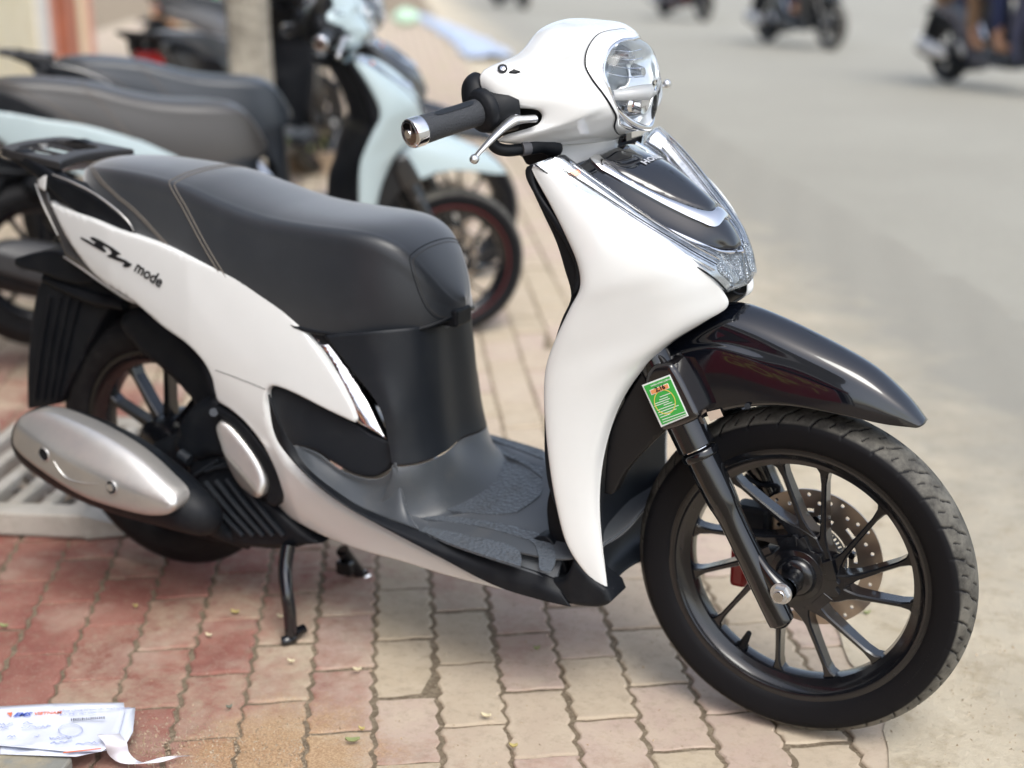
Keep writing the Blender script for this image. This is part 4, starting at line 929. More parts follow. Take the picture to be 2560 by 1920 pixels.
# rear floor: curved up to the cover base line, then flat towards the front
base = PL('O', [(846, 1003, -.146), (868, 1006, -.138), (918, 997, -.106), (963, 975, -.060), (997, 947, 0)])
0 and print('FLOORNEAR', [tuple(np.round(p, 3)) for p in flo[0]]); print('BASE', [tuple(np.round(p, 3)) for p in base])
FLZ = .338
nearC = flo[0]
def floor_z(x, y=0.0): return float(np.interp(x, [-.70, -.62, -.36, -.30], [.322, .312, .308, .310]))+.13*y
lines = []
for t in (0, .25, .5, .75, 1.0):
    pass
ring0 = full([b+A3([0, 0, -.002]) for b in base])
ring1 = full([b+A3([.010 if i > 2 else .003, -.006 if i < 3 else 0, -.022]) for i, b in enumerate(base)])
def fl(x, y): return A3([x, y, floor_z(x, y)-.12*max(0, abs(y)-.12)])
def fullf(L): return [fl(*q) for q in L]+[fl(q[0], -q[1]) for q in L[::-1][1:]]
ring2 = fullf([(-.690, -.165), (-.665, -.160), (-.632, -.140), (-.590, -.095), (-.565, 0)])
ring3 = fullf([(-.60, -.168), (-.58, -.150), (-.56, -.12), (-.53, -.07), (-.52, 0)])
ring4 = fullf([(-.46, -.166), (-.46, -.145), (-.45, -.11), (-.44, -.06), (-.44, 0)])
ring5 = fullf([(-.345, -.158), (-.335, -.14), (-.31, -.10), (-.30, -.06), (-.30, 0)])
ring6 = [p+A3([0, 0, .02]) for p in fullf([(-.285, -.140), (-.28, -.12), (-.275, -.10), (-.27, -.06), (-.27, 0)])]
V, F = loft([ring0, ring1, ring2, ring3, ring4, ring5, ring6], 8, 6); flr = mesh_obj('floorboard', V, F, floorm, sc); sol(flr, .004, 0)
# outer floor skirt: from floor near edge down and out to the black side band
nearE = PL('H', flo_near)
bandL = PL('H', [(160, 190, -.188), (200, 420, -.190), (330, 590, -.192), (480, 730, -.193), (620, 830, -.193), (860, 960, -.192), (1100, 1085, -.190), (1400, 1240, -.184), (1640, 1318, -.172), (1830, 1362, -.158)])
# strip from raised floor body to near edge
inner_e = [A3([p[0], min(p[1]+.035, -.10), max(p[2]+.004, floor_z(p[0], p[1])-.006)]) for p in nearE]
inner_e, nearF = inner_e[4:], nearE[4:]
rows = [inner_e, [p*.5+q*.5+A3([0, 0, .003]) for p, q in zip(inner_e, nearF)], nearF, [p+A3([0, -.004, -.004]) for p in nearF]]
V, F = loft(rows, 5, 8)
for s in (1, -1): o = mesh_obj('floor_edge', V if s == 1 else mir(V), F if s == 1 else [f[::-1] for f in F], floorm, sc); sol(o, .003, 0)
# tread inlays
def inlay(name, win, pts, m, parent, lift=.0035, th=.004):
    ol = outline(pts, 5); R = []
    for q in ol:
        z = .31
        for _ in range(8): p = PZ(win, q[0], q[1], z); z = fl(p[0], p[1])[2]+lift
        R.append((p[0], p[1]))
    V2, F = fill2d(R, .014); top = [A3([a, b, fl(a, b)[2]+lift]) for a, b in V2]; F = [tuple(f) for f in F]
    a, b, c = [top[k] for k in F[0]]
    if np.cross(b-a, c-a)[2] < 0: F = [f[::-1] for f in F]
    ex = {}; VV = list(top)
    for (p, q) in border_edges(F):
        for k in (p, q):
            if k not in ex: ex[k] = len(VV); VV.append(top[k]-A3([0, 0, th]))
    F += [(q, p, ex[p], ex[q]) for p, q in border_edges(F)]
    o = mesh_obj(name, VV, F, m, parent); es(o, 40); return o
inlay('floor_mat', 'H', [(1010, 755, 1), (1130, 720), (1290, 620), (1380, 560), (1560, 590), (1668, 660, 1), (1660, 745), (1530, 840, 1), (1400, 852), (1200, 835), (1080, 805)], floorp, flr)
inlay('tread_strip', 'H', [(1000, 875, 1), (1100, 862), (1300, 880), (1500, 915), (1650, 960), (1730, 1030), (1745, 1110), (1720, 1165, 1), (1660, 1160), (1650, 1080), (1620, 1010), (1540, 975), (1300, 915)], floorp, flr)
inlay('tread_strip', 'H', [(930, 905, 1), (1100, 935), (1300, 975), (1450, 1010), (1530, 1045), (1556, 1090), (1550, 1140, 1), (1400, 1095), (1150, 1010)], floorp, flr)
inlay('tread_strip', 'H', [(1330, 400, 1), (1420, 420), (1675, 495, 1), (1675, 545, 1), (1500, 480), (1400, 440)], floorp, flr)
inlay('tread_strip', 'H', [(1390, 480, 1), (1480, 510), (1675, 590, 1), (1672, 650, 1), (1560, 570), (1450, 520)], floorp, flr)
# black side band
mid = [(p+q)*.5+A3([0, -.006, 0]) for p, q in zip(nearE, bandL)]
V, F = loft([nearE, mid, bandL], 5, 8)
for s in (1, -1): o = mesh_obj('side_band', V if s == 1 else mir(V), F if s == 1 else [f[::-1] for f in F], pblack, sc); sol(o, .004, 0)
panel('front_skirt_tip', 'H', [(1500, 1285, 1), (1400, 1225), (1550, 1250), (1640, 1165, 1), (1760, 1216), (1812, 1165), (1840, 1085, 1), (1900, 1160), (1960, 1225), (2030, 1280, 1), (2052, 1335, 1), (2020, 1362), (1960, 1374), (1850, 1362), (1700, 1335)], lambda x, z: -.160-.10*min(0, x+.33)*1.0+.12*max(0, x+.33), pblack, sc, .05, .010, .008, .010, mirror=True)

# ---------------------------------------------------------------- white side panel
YX = ([-1.6, -1.45, -1.3, -1.1, -.9, -.7, -.5, -.38], [-.090, -.105, -.130, -.150, -.160, -.158, -.162, -.148])
ZX = ([-1.5, -1.3, -1.1, -.9, -.7, -.4], [.76, .66, .56, .42, .32, .22])
def Yside(x, z):
    y = np.interp(x, *YX); zc_ = np.interp(x, *ZX); d = z-zc_
    return float(y+.55*max(0, d)**2+1.1*min(0, d)**2)
SIDE = [(104, 436, 1), (190, 470), (240, 492), (300, 512), (360, 533), (440, 570), (520, 603), (580, 640), (640, 697), (690, 763), (728, 822), (756, 872), (768, 903), (764, 914, 1), (700, 884), (640, 853), (598, 836), (580, 838), (573, 856), (582, 895), (602, 945), (640, 1002), (700, 1055), (770, 1098), (850, 1136), (960, 1190), (1050, 1242), (1108, 1280, 1), (1040, 1264), (950, 1240), (860, 1212), (780, 1190), (700, 1160), (640, 1128), (594, 1101, 1), (606, 1080), (607, 1058), (592, 1012), (565, 960), (530, 915), (497, 886), (470, 868), (462, 845), (455, 815), (436, 780), (400, 742), (350, 706), (290, 655), (210, 600), (150, 525)]
_bev = outline([(578, 838), (573, 856), (582, 895), (602, 945), (640, 1002), (700, 1055), (770, 1098), (850, 1136), (960, 1190), (1050, 1242), (1108, 1280)], 4)
_bev = A3([[q[0], q[2]] for q in (P('O', a, c, -.156) for a, c in _bev[:41])])
def Ybev(x, z):
    q = _bev; a, c = q[:-1], q[1:]; d = c-a; t = np.clip((((x, z)-a)*d).sum(1)/((d**2).sum(1)+1e-12), 0, 1); ee = np.hypot(*(((x, z)-a)-t[:, None]*d).T); ki = int(ee.argmin()); e = float(ee[ki])
    w = .021*min(1, max(.35, (-.38-x)/.25))*min(1, max(0, (ki-3)/11)); return Yside(x, z)+(.95*(w-e) if e < w else 0)
side = panel('side_panel', 'O', SIDE, Ybev, white, sc, .012, .006, .004, .008, mirror=True)
# chrome blade between side panel and cover
_c1, _c2 = P('O', 600, 655, -.155), P('O', 768, 903, -.155); _cd = A3([_c2[0]-_c1[0], _c2[2]-_c1[2]]); _cd /= np.linalg.norm(_cd)
def Ychr(x, z): t = -(x-_c1[0])*_cd[1]+(z-_c1[2])*_cd[0]; return Yside(x, z)+.007+.45*max(0, t)+6*max(0, t)**2
panel('chrome_side_trim', 'G', [(425, 880, 1), (500, 925), (640, 1052), (720, 1102), (830, 1230), (915, 1395), (985, 1560), (1030, 1655, 1), (940, 1600), (868, 1560), (848, 1480), (790, 1350), (690, 1170), (560, 1010)], Ychr, chrome, sc, .01, .004, .002, .006, mirror=True)
# black insert
panel('side_insert', 'O', [(579, 836, 1), (600, 838), (640, 853), (700, 884), (764, 915), (800, 938), (838, 954), (849, 975), (845, 1002), (828, 1022), (800, 1032), (760, 1024), (715, 998), (680, 975), (655, 968), (632, 968, 1), (605, 935), (585, 890), (573, 855)], lambda x, z: Yside(x, z)+.018, dgrey, sc, .012, .008, .004, .010, mirror=True)
_ft = [P('O', x, y, 0) for x, y in ()]
_T = [(630, 966), (655, 968), (690, 982), (740, 1018), (800, 1036), (836, 1026), (856, 1004)]
def onY(w, x, y, f):
    yv = -.15
    for _ in range(8): p = P(w, x, y, yv); yv = f(p[0], p[2])
    return P(w, x, y, yv)
_top = [onY('O', x, y, lambda a, b: Yside(a, b)+.009) for x, y in _T]+[fl(-.665, -.155)]
_bot = [P('O', x, y, Y) for x, y, Y in ((634, 969, -.166), (655, 1000, -.172), (682, 1030, -.175), (729, 1065, -.177), (776, 1094, -.177), (812, 1110, -.176), (850, 1125, -.175), (905, 1144, -.174))]
_m1 = [a*.66+b*.34+A3([0, .010, 0]) for a, b in zip(_top, _bot)]; _m2 = [a*.3+b*.7+A3([0, .008, 0]) for a, b in zip(_top, _bot)]
V, F = loft([_top, _m1, _m2, _bot], 5, 8)
for s in (1, -1): o = mesh_obj('floor_side_fillet', V if s == 1 else mir(V), F if s == 1 else [f[::-1] for f in F], floorm, sc); sol(o, .003, 0)
panel('skirt_inner_filler', 'O', [(1120, 1178, 1), (1180, 1160), (1222, 1225), (1218, 1258, 1), (1195, 1262), (1150, 1228)], -.130, pblack, sc, .03, .004, .003, .012)
panel('leg_shield_foot', 'O', [(1192, 1040, 1), (1206, 1100), (1228, 1180), (1268, 1240, 1), (1240, 1262), (1205, 1256, 1), (1190, 1180), (1180, 1100)], -.118, pblack, sc, .03, .004, .003, .012)
tube('panel_seam', [A3([q[0], Yside(q[0], q[2])+.0002, q[2]]) for q in (P('E', *k, -.155) for k in ((1112, 158), (1200, 186), (1300, 222), (1380, 254)))], .0009, mat('seam_dark', (.12, .12, .12), .6), sc, 6)
# lettering on the side
WIN['L'] = (190, 580, .18912)
SHL = [[(x, y, 1) for x, y in ((185, 70), (225, 68), (330, 118), (480, 208), (590, 292), (545, 302), (528, 325), (640, 368), (738, 430), (700, 462), (655, 470), (612, 448), (640, 415), (610, 398), (520, 370), (405, 322), (425, 302), (462, 292), (468, 262), (425, 212), (362, 180), (348, 200), (400, 258), (370, 268), (235, 192), (62, 92), (58, 66), (150, 108), (236, 160), (258, 138), (190, 90))]]
for q in SHL: panel('model_lettering', 'L', q, lambda x, z: Yside(x, z)-.0014, inkblack, sc, .002, .001, .0001, .005, n=2)
d0, d1 = P('D', 915, 985, -.14), P('D', 1120, 1105, -.14)
tx = text('model_lettering', 'mode', (0, 0, 0), (1, 0, 0), (0, 1, 0), .034, inkblack, sc, .0004, shear=.35, bold=.0006)
ex = d1-d0; ex[1] = 0; Lx = np.linalg.norm(ex); ex /= Lx; ey = A3([-ex[2], 0, ex[0]]); wT = max(v.co.x for v in tx.data.vertices)
for v in tx.data.vertices:
    p = d0+ex*(v.co.x/wT*Lx)+ey*v.co.y*1.0; p[1] = Yside(p[0], p[2])-.0012-v.co.z; v.co = Vector(p)

# ---------------------------------------------------------------- tail: grab rail, carrier, lamp trim, number plate holder
rail = panel('grab_rail', 'D', [(45, 185, 1), (70, 200), (180, 265), (270, 330), (340, 400), (480, 490), (620, 560), (760, 620), (860, 690), (925, 728), (920, 748, 1), (860, 742), (780, 722), (680, 690), (560, 620), (450, 545), (340, 440), (240, 350), (120, 270), (55, 215)], lambda x, z: -.118+.02*sm(-x, 1.45, 1.6), pblack, sc, .02, .006, .005, .010, mirror=True) if False else None
rail = panel('grab_rail', 'D', [(42, 182, 1), (110, 150), (240, 235), (340, 300), (400, 352), (500, 385), (650, 462), (800, 575), (895, 668), (930, 728), (915, 746), (860, 742), (720, 705), (600, 650), (480, 560), (400, 500), (330, 430), (240, 345), (130, 265), (60, 215)], lambda x, z: -.112+.022*sm(-x, 1.40, 1.6)-.012*sm(x, -1.35, -1.2), pblack, sc, .022, .010, .008, .010, mirror=True)
for s in (1, -1):
    pts = [P('D', *q) for q in ((365, 325, -.112), (500, 378, -.118), (650, 455, -.122), (800, 565, -.126), (890, 655, -.126), (925, 715, -.124))]
    tube('rail_highlight_strip', [A3([p[0], p[1]*s, p[2]+.001]) for p in pts], [.0015, .0022, .0022, .0022, .0018, .001], silver, sc, 8)
# carrier plate between the rails
cm_ = mat('carrier_grey_plastic', (.030, .029, .030), .42)
_o = A3([-1.545, 0, .843]); _u = A3([1, 0, -.10]); _u /= np.linalg.norm(_u)
_pl = outline([(-.070, -.040, 1), (-.062, -.075), (-.030, -.092), (.05, -.098), (.115, -.100, 1), (.100, -.070), (.088, 0), (.100, .070), (.115, .100, 1), (.05, .098), (-.030, .092), (-.062, .075), (-.070, .040, 1), (-.075, 0)], 4)
_h1 = outline([(-.035, -.060), (.035, -.066), (.060, -.050), (.050, 0), (.060, .050), (.035, .066), (-.035, .060), (-.045, 0)], 4)
car = plate('carrier', [tuple(q) for q in _pl], [[tuple(q) for q in _h1]], (_o, _u, (0, 1, 0), (.1, 0, 1)), .016, cm_, sc, .012); bev(car, .005, 2)
for y_ in (-.022, .022): tube('carrier_rib', [_o+_u*(-.045)+A3([0, y_, 0]), _o+_u*.052+A3([0, y_, 0])], .006, cm_, car, 8, sq=.6)
for q in ((190, 165, -.055), (300, 135, -.01)):
    c = P('D', *q); tube('carrier_bolt', [c-A3([0, 0, .002]), c+A3([0, 0, .006])], .009, alu, car, 10)
# white cowl round the seat tail
tl = [[(355, 270, -.075), (380, 305, -.085), (470, 345, -.092), (520, 372, -.094)], [(420, 225, -.05), (430, 255, -.065), (480, 300, -.078), (530, 330, -.085)]]
seatback = [A3([XR+.02, -.095, .80]), A3([XR-.012, -.080, .806]), A3([XR-.026, -.045, .815]), A3([XR-.030, 0, .820])]
o2 = [p+A3([-.035, -.012 if i < 2 else 0, .012]) for i, p in enumerate(seatback)]; o3 = [p+A3([-.010, -.004 if i < 2 else 0, .004]) for i, p in enumerate(seatback)]; o4 = [p+A3([-.042, -.014 if i < 2 else 0, -.015]) for i, p in enumerate(seatback)]
V, F = loft([full(o3), full([p*.5+q*.5+A3([0, 0, .006]) for p, q in zip(o3, o2)]), full(o2), full(o4)], 5, 6); o = mesh_obj('tail_cowl', V, F, white, sc); sol(o, .003, 0)
panel('tail_trim', 'D', [(235, 365, 1), (270, 372), (320, 445), (345, 520), (400, 600), (440, 700), (460, 760, 1), (600, 905), (760, 1050), (930, 1200, 1), (900, 1208), (700, 1085), (560, 970), (438, 885, 1), (400, 770), (330, 640), (280, 540), (250, 440)], lambda x, z: -.098-.03*sm(x, -1.45, -1.25), mat('tail_lamp_smoke', (.05, .048, .048), .12, 0, 1), sc, .03, .008, .006, .010, mirror=True)
for s in (1, -1):
    pts = [P('D', *q) for q in ((440, 890, -.110), (560, 968, -.116), (700, 1070, -.122), (850, 1165, -.128), (930, 1208, -.130))]
    tube('tail_bright_strip', [A3([p[0], p[1]*s, p[2]]) for p in pts], [.0015, .0022, .002, .003, .002], silver, sc, 8)
    pts = [P('D', *q) for q in ((245, 385, -.100), (290, 510, -.100), (350, 640, -.102), (400, 740, -.104))]
    tube('tail_bright_strip', [A3([p[0], p[1]*s, p[2]]) for p in pts], [.0015, .0018, .0015, .001], silver, sc, 8)
box('tail_lamp', A3([-1.475, 0, .735]), (.035, .15, .06), redlamp, sc, None, .01)
box('tail_core', A3([-1.38, 0, .73]), (.20, .16, .10), pblack, sc, None, .02)
# number plate holder and mud flap
panel('plate_holder', 'D', [(95, 905, 1), (130, 890), (300, 850), (430, 870), (520, 950), (640, 1060), (500, 1075), (250, 1000), (110, 960)], -.075, pblack, sc, .15, .006, .004, .012)
fl_ = [(82, 620), (105, 600, 1), (170, 592), (255, 640, 1), (215, 700), (170, 790), (128, 872, 1), (95, 880), (58, 884, 1), (58, 800), (66, 700)]
flap = panel('mud_flap', 'O', fl_, -.060, pblack, sc, .12, .006, .004, .012)
for i, (x0, x1) in enumerate(((108, 75), (130, 92), (150, 108), (172, 122))):
    tube('flap_rib', [P('O', x0, 640, -.064), P('O', (x0+x1)/2-2, 750, -.064), P('O', x1, 865, -.064)], .0035, pblack, flap, 6)
tube('plate_stay', [P('O', 100, 600, -.05), P('O', 190, 640, -.06), P('O', 270, 660, -.07)], [.012, .014, .010], pblack, sc, 10)

# ---------------------------------------------------------------- rear wheel, engine, exhaust, stands
RC = A3([-1.304, 0, .284])
V, F = lathe_pts(rim_prof(.188, .070), 80, (0, 0, 0), (0, 1, 0), True); rw = mesh_obj('rear_wheel', V, F, dkmetal, sc); es(rw, 40); rw.location = RC
V, F = tyre_mesh(.268, .187, .100, False, 120); mesh_obj('tyre', V, F, rubber, rw)
for i in range(10):
    a = rad(i*36+14); d = A3([math.cos(a), 0, math.sin(a)]); w = A3([-d[2], 0, d[0]]); V = []
    for t, hw in ((.03, .012), (.08, .007), (.14, .006), (.17, .014)):
        for (s_, y_) in ((-hw, -.012), (hw, -.012), (hw, .018), (-hw, .018)): V.append(d*t+w*s_+A3([0, y_, 0]))
    F = [(i_*4+q, i_*4+(q+1) % 4, (i_+1)*4+(q+1) % 4, (i_+1)*4+q) for i_ in range(3) for q in range(4)]+[(3, 2, 1, 0), (12, 13, 14, 15)]
    o = mesh_obj('spoke', V, F, dkmetal, rw, False); bev(o, .002, 1)
lathe('hub', [(0, -.05), (.03, -.05), (.045, -.04), (.05, -.02), (.05, .05), (0, .05)], (0, 0, 0), (0, 1, 0), dkmetal, rw, 40)
hug = panel('rear_hugger', 'O', [(248, 705, 1), (262, 675), (300, 668), (350, 705), (400, 744), (440, 790), (462, 850), (475, 880), (520, 930), (560, 990), (590, 1050), (560, 1080), (480, 1010), (440, 930), (400, 860), (340, 800), (290, 760)], lambda x, z: -.085-.03*sm(x, -1.2, -1.0), pblack, sc, .17, .02, .014, .014)
panel('swing_arm', 'O', [(300, 975, 1), (350, 950), (430, 930), (520, 940), (590, 1010), (600, 1060), (560, 1100), (480, 1110), (400, 1060), (340, 1010)], -.100, pblack, sc, .10, .02, .014, .014)
eng = panel('engine_cover', 'E', [(960, 640, 1), (1000, 590), (1090, 560), (1160, 600), (1250, 740), (1420, 880), (1560, 1000), (1655, 1062, 1), (1500, 1075), (1285, 1078), (1180, 1040), (1000, 960), (900, 870), (960, 760)], -.118, pblack, sc, .12, .012, .010, .012)
for k in range(5):
    t = k/4; a = P('E', 1010+55*k, 745-8*k, -.121); m_ = P('E', 1120+55*k, 870-2*k, -.125); c = P('E', 1260+52*k, 1015, -.121)
    tube('cooling_fin', [a, m_, c], .0048, dgrey, eng, 6)
for k in range(3): tube('cooling_fin', [P('E', 1010+60*k, 700-20*k, -.123), P('E', 1130+50*k, 625+10*k, -.123)], .004, dgrey, eng, 6)
panel('engine_case', 'E', [(880, 560, 1), (930, 420), (1010, 330), (1110, 300), (1180, 420), (1300, 560), (1420, 700), (1460, 800), (1420, 860), (1300, 800), (1150, 620), (980, 640)], -.128, pblack, sc, .12, .012, .010, .014)
panel('engine_underside', 'E', [(780, 900, 1), (1000, 930), (1280, 1010), (1640, 1040, 1), (1500, 1088), (1280, 1082), (1050, 1040), (860, 980)], -.09, pblack, sc, .18, .012, .010, .014)
tube('hose', [P('E', 935, 590, -.13), P('E', 985, 625, -.13)], .012, dgrey, sc, 10)
tube('bolt', [P('E', 1108, 375, -.134), P('E', 1108, 375, -.142)], .008, dkmetal, sc, 10)
# passenger footrest (silver oval)
panel('footrest_trim', 'E', [(1100, 355, 1), (1130, 345), (1250, 430), (1380, 590), (1455, 720), (1462, 800), (1425, 868), (1370, 840), (1385, 780), (1370, 700), (1290, 560), (1210, 460), (1140, 415)], lambda x, z: -.138, pblack, sc, .02, .010, .008, .010, mirror=True)
panel('passenger_footrest', 'E', [(1112, 470), (1125, 430), (1155, 420), (1200, 452), (1290, 562), (1350, 660), (1372, 735), (1358, 790), (1328, 825), (1262, 782), (1205, 712), (1150, 590)], lambda x, z: -.150+.35*max(0, (z-.335)+(x+1.03)*.9)-.25*min(0, (z-.335)+(x+1.03)*.9), silver, sc, .03, .010, .007, .006, mirror=True)
# silencer
e0 = P('E', 40, 470, -.205); e1 = P('E', 1080, 900, -.185)
pts = [P('E', *q) for q in ((140, 478, -.195), (185, 496, -.20), (300, 540, -.20), (500, 632, -.203), (700, 725, -.200), (880, 815, -.195), (1030, 900, -.19), (1080, 930, -.17))]
sil = tube('silencer', pts, [.022, .056, .072, .078, .072, .058, .042, .030], pblack, sc, 28, 8)
SHD = [(58, 540), (64, 460), (105, 395), (190, 374), (290, 395), (450, 470), (620, 588), (780, 735), (880, 818), (902, 865), (872, 905), (800, 918), (700, 906), (500, 850), (350, 780), (200, 680), (105, 605)]
ax0, ax1 = P('E', 60, 500, -.25), P('E', 900, 870, -.25)
def Yshd(x, z):
    d = A3([ax1[0]-ax0[0], ax1[2]-ax0[2]]); L = np.linalg.norm(d); d /= L; t = (x-ax0[0])*d[0]+(z-ax0[2])*d[1]; s_ = -(x-ax0[0])*d[1]+(z-ax0[2])*d[0]
    s0 = .052-.045*t/L; k_ = max(0, s_-s0); sm_ = k_*k_/(k_+.006) if k_ > 0 else 0
    return -.292+2.2*min(0, s_)**2+.9*sm_+.10*(t/L-.45)**2
shd = panel('heat_shield', 'E', SHD, Yshd, silver, sc, .03, .014, .008, .008)
def on(x, y, off=0):
    yv = -.28
    for _ in range(8): p = P('E', x, y, yv); yv = Yshd(p[0], p[2])+off
    return P('E', x, y, yv)
c = on(230, 592); lathe('shield_hole', [(.012, -.003), (.014, -.001), (.012, .001)], c, (0, 1, 0), silver, shd, 20, True); lathe('shield_hole_dark', [(0, -.0012), (.012, -.0012)], c, (0, 1, 0), pblack, shd, 20)
c = on(580, 762); lathe('shield_hole', [(.012, -.003), (.014, -.001), (.012, .001)], c, (0, 1, 0), silver, shd, 20, True); lathe('shield_hole_dark', [(0, -.0012), (.012, -.0012)], c, (0, 1, 0), dgrey, shd, 20); tube('shield_bolt', [c+A3([0, -.001, 0]), c+A3([0, -.005, 0])], .007, alu, shd, 12)
tube('shield_crease', [on(278, 628, -.0005), on(310, 680, -.0005), (on(355, 722, -.0005)), on(430, 742, -.0005), on(512, 746, -.0005)], [.001, .0022, .002, .0016, .0008], silver, shd, 8)
tube('exhaust_pipe', [P('E', 1040, 920, -.17), P('E', 1150, 990, -.12), P('E', 1300, 1040, -.08)], .018, pblack, sc, 12)
# centre stand
st = tube('centre_stand', [P('E', 1495, 1060, -.12), P('E', 1478, 1180, -.135), P('E', 1485, 1300, -.15), P('E', 1502, 1420, -.155), P('E', 1508, 1530, -.158)], [.014, .0135, .013, .0125, .012], gblack, sc, 16)
tube('stand_foot', [P('E', 1462, 1566, -.175), P('E', 1500, 1555, -.165), P('E', 1540, 1530, -.14)], [.010, .011, .010], forkm, st, 10)
tube('stand_spring_lug', [P('E', 1530, 1520, -.15), P('E', 1580, 1495, -.13)], [.010, .009], dkmetal, st, 10)
tube('stand_leg', [P('E', 1775, 1090, .10), P('E', 1830, 1165, .125), P('E', 1905, 1255, .15)], [.014, .014, .013], forkm, st, 14)
tube('stand_foot', [P('E', 1850, 1275, .15), P('E', 1900, 1262, .16), P('E', 1930, 1245, .17)], [.010, .012, .010], forkm, st, 10)
tube('stand_roller', [P('E', 1885, 1235, .14), P('E', 1915, 1215, .15)], .015, chrome, st, 12)
box('stand_lug', P('E', 1790, 1180, .10), (.035, .02, .03), forkm, st, None, .004)

# ================================================================== everything else
def kids(o): return [c for c in bpy.data.objects if c.parent == o]
_ch = {}
for c in bpy.data.objects:
    if c.parent: _ch.setdefault(c.parent.name, []).append(c)
def copy_tree(o, parent, mm, skip=()):
    c = o.copy(); COL.objects.link(c); c.parent = parent
    if o.data is not None and hasattr(o.data, 'materials'):
        for i, s in enumerate(c.material_slots):
            nm = s.material.name if s.material else ''
            if nm in mm: s.link = 'OBJECT'; s.material = mm[nm]
    for k in _ch.get(o.name, []):
        if k.name.split('.')[0] not in skip: copy_tree(k, c, mm, skip)
    return c
LOGO = ('model_lettering', 'brand_lettering', 'energy_label', 'paper_tag', 'sidewall_lettering')
def scooter_copy(label, x, y, h, s, mm, group='scooters parked on the pavement', skip=LOGO, cat='scooter'):
    c = sc.copy(); COL.objects.link(c); c['label'] = label; c['category'] = cat; c['group'] = group
    c.location = (x, y, 0 if cat == 'scooter' and group.startswith('scooters p') else -.03); c.rotation_euler = (0, 0, h); c.scale = (s, s, s)
    for k in _ch['scooter']:
        if k.name.split('.')[0] in skip: continue
        copy_tree(k, c, mm, skip)
    return c
def paint(name, col, rough=.28): return mat(name, col, rough, 0, 1, .03)
blue = paint('pale_blue_paint', (.42, .515, .535)); brownseat = mat('grey_brown_seat', (.060, .057, .055), .45, 0, .5, .4); redrim = mat('red_rim_edge', (.11, .01, .012), .5)
greyfl = mat('grey_floor', (.03, .03, .032), .5)
b2 = scooter_copy('pale blue scooter with a grey brown seat parked right behind the white one', -1.735, 1.80, rad(45.5), .962, {'pearl_white_paint': blue, 'gloss_black_paint': blue, 'seat_vinyl': brownseat, 'hood_gloss_black': blue, 'satin_silver': mat('dark_exhaust', (.035, .035, .037), .4)})
b2.rotation_euler[1] = rad(2.6)
for w in [k for k in bpy.data.objects if k.parent == b2 and k.name.startswith('front_wheel')]: w.scale = (.91, 1, .91); w.location = (0, 0, .252)
for w in [k for k in bpy.data.objects if k.parent == b2 and k.name.startswith(('front_wheel', 'rear_wheel'))]:
    R_ = .2085 if w.name.startswith('front') else .183
    V, F = lathe_pts([(R_-.001, -.0345), (R_+.001, -.036), (R_+.005, -.0345), (R_, -.030)], 80, (0, 0, 0), (0, 1, 0), True)
    mesh_obj('red_rim_stripe', V, F, redrim, w)
nav = mat('dark_seat', (.03, .037, .047), .4, 0, .6, .4)
b3 = scooter_copy('black scooter with dark seat mostly hidden behind the pale blue scooter', -2.13, 2.45, rad(45.5), .962, {'pearl_white_paint': paint('charcoal_paint', (.03, .032, .036)), 'seat_vinyl': nav})
b3.rotation_euler[1] = rad(2.6)
t4 = PZ('O', 316, 118, .75); h4 = rad(97); f4 = t4+1.5*A3([math.cos(h4), math.sin(h4), 0])
b4 = scooter_copy('black scooter with a red tail light standing beyond the tree trunk', f4[0], f4[1], h4, 1.0, {'pearl_white_paint': paint('black_paint', (.012, .012, .014)), 'satin_silver': mat('dull_silver', (.2, .2, .2), .4, .5)})
b5 = scooter_copy('dark grey scooter partly hidden between tree trunk and pale blue handlebar', -6.6, 8.0, rad(60), 1.0, {'pearl_white_paint': paint('grey_paint', (.10, .10, .11))})

# ---- tree with its kerbed bed
def PC(x, c, z=0.0):
    d = ray('O', x, 165); b_ = np.array([BN[0], BN[1], 0]); t = (c-CAM@b_)/(d@b_); p = CAM+d*t; p[2] = z; return p
bark = mat('grey_bark', (.27, .245, .20), .9, noise=(5, (.50, .46, .38), .42, .62), bump=('noise', 22, 1, .02))
leafm = mat('leaf_green', (.07, .12, .035), .6, noise=(3, (.11, .16, .05), .4, .6))
tree = thing('street_tree', 'grey mottled tree trunk standing behind the parked blue scooter', 'tree', tuple(PZ('O', 545, 455)))
tp = A3([0, 0, 0.]); V = []; F = []
lev = [(0, .16), (.08, .13), (.25, .105), (.6, .098), (1.0, .094), (1.6, .090), (2.2, .09), (2.6, .085)]; nn_ = 28
for z, r in lev:
    for a in range(nn_):
        an = 2*math.pi*a/nn_; rr_k = r*(1+.10*math.sin(an*3+z*2)+.06*math.sin(an*5-z*5)+.04*rng.normal()); V.append((rr_k*math.cos(an)+.03*math.sin(z*2), rr_k*math.sin(an)+.03*math.sin(z*1.4), z))
for i in range(len(lev)-1):
    for a in range(nn_): b_ = (a+1) % nn_; F.append((i*nn_+a, i*nn_+b_, (i+1)*nn_+b_, (i+1)*nn_+a))
mesh_obj('trunk', V, F, bark, tree)
for k in range(6):
    a = k*1.05; L_ = 1.5+.4*(k % 3); tube('limb', [(0.02, .02, 2.4), (.35*math.cos(a), .35*math.sin(a), 2.4+.4*L_), (L_*.8*math.cos(a), L_*.8*math.sin(a), 2.5+.9*L_), (L_*1.3*math.cos(a+.2), L_*1.3*math.sin(a+.2), 2.6+1.4*L_)], [.08, .06, .04, .015], bark, tree, 8)
r_ = np.random.default_rng(3); N = 3000; V = []; F = []
cl = r_.normal(0, 1, (70, 3))*A3([1.25, 1.25, .8])+A3([0, 0, 4.7])
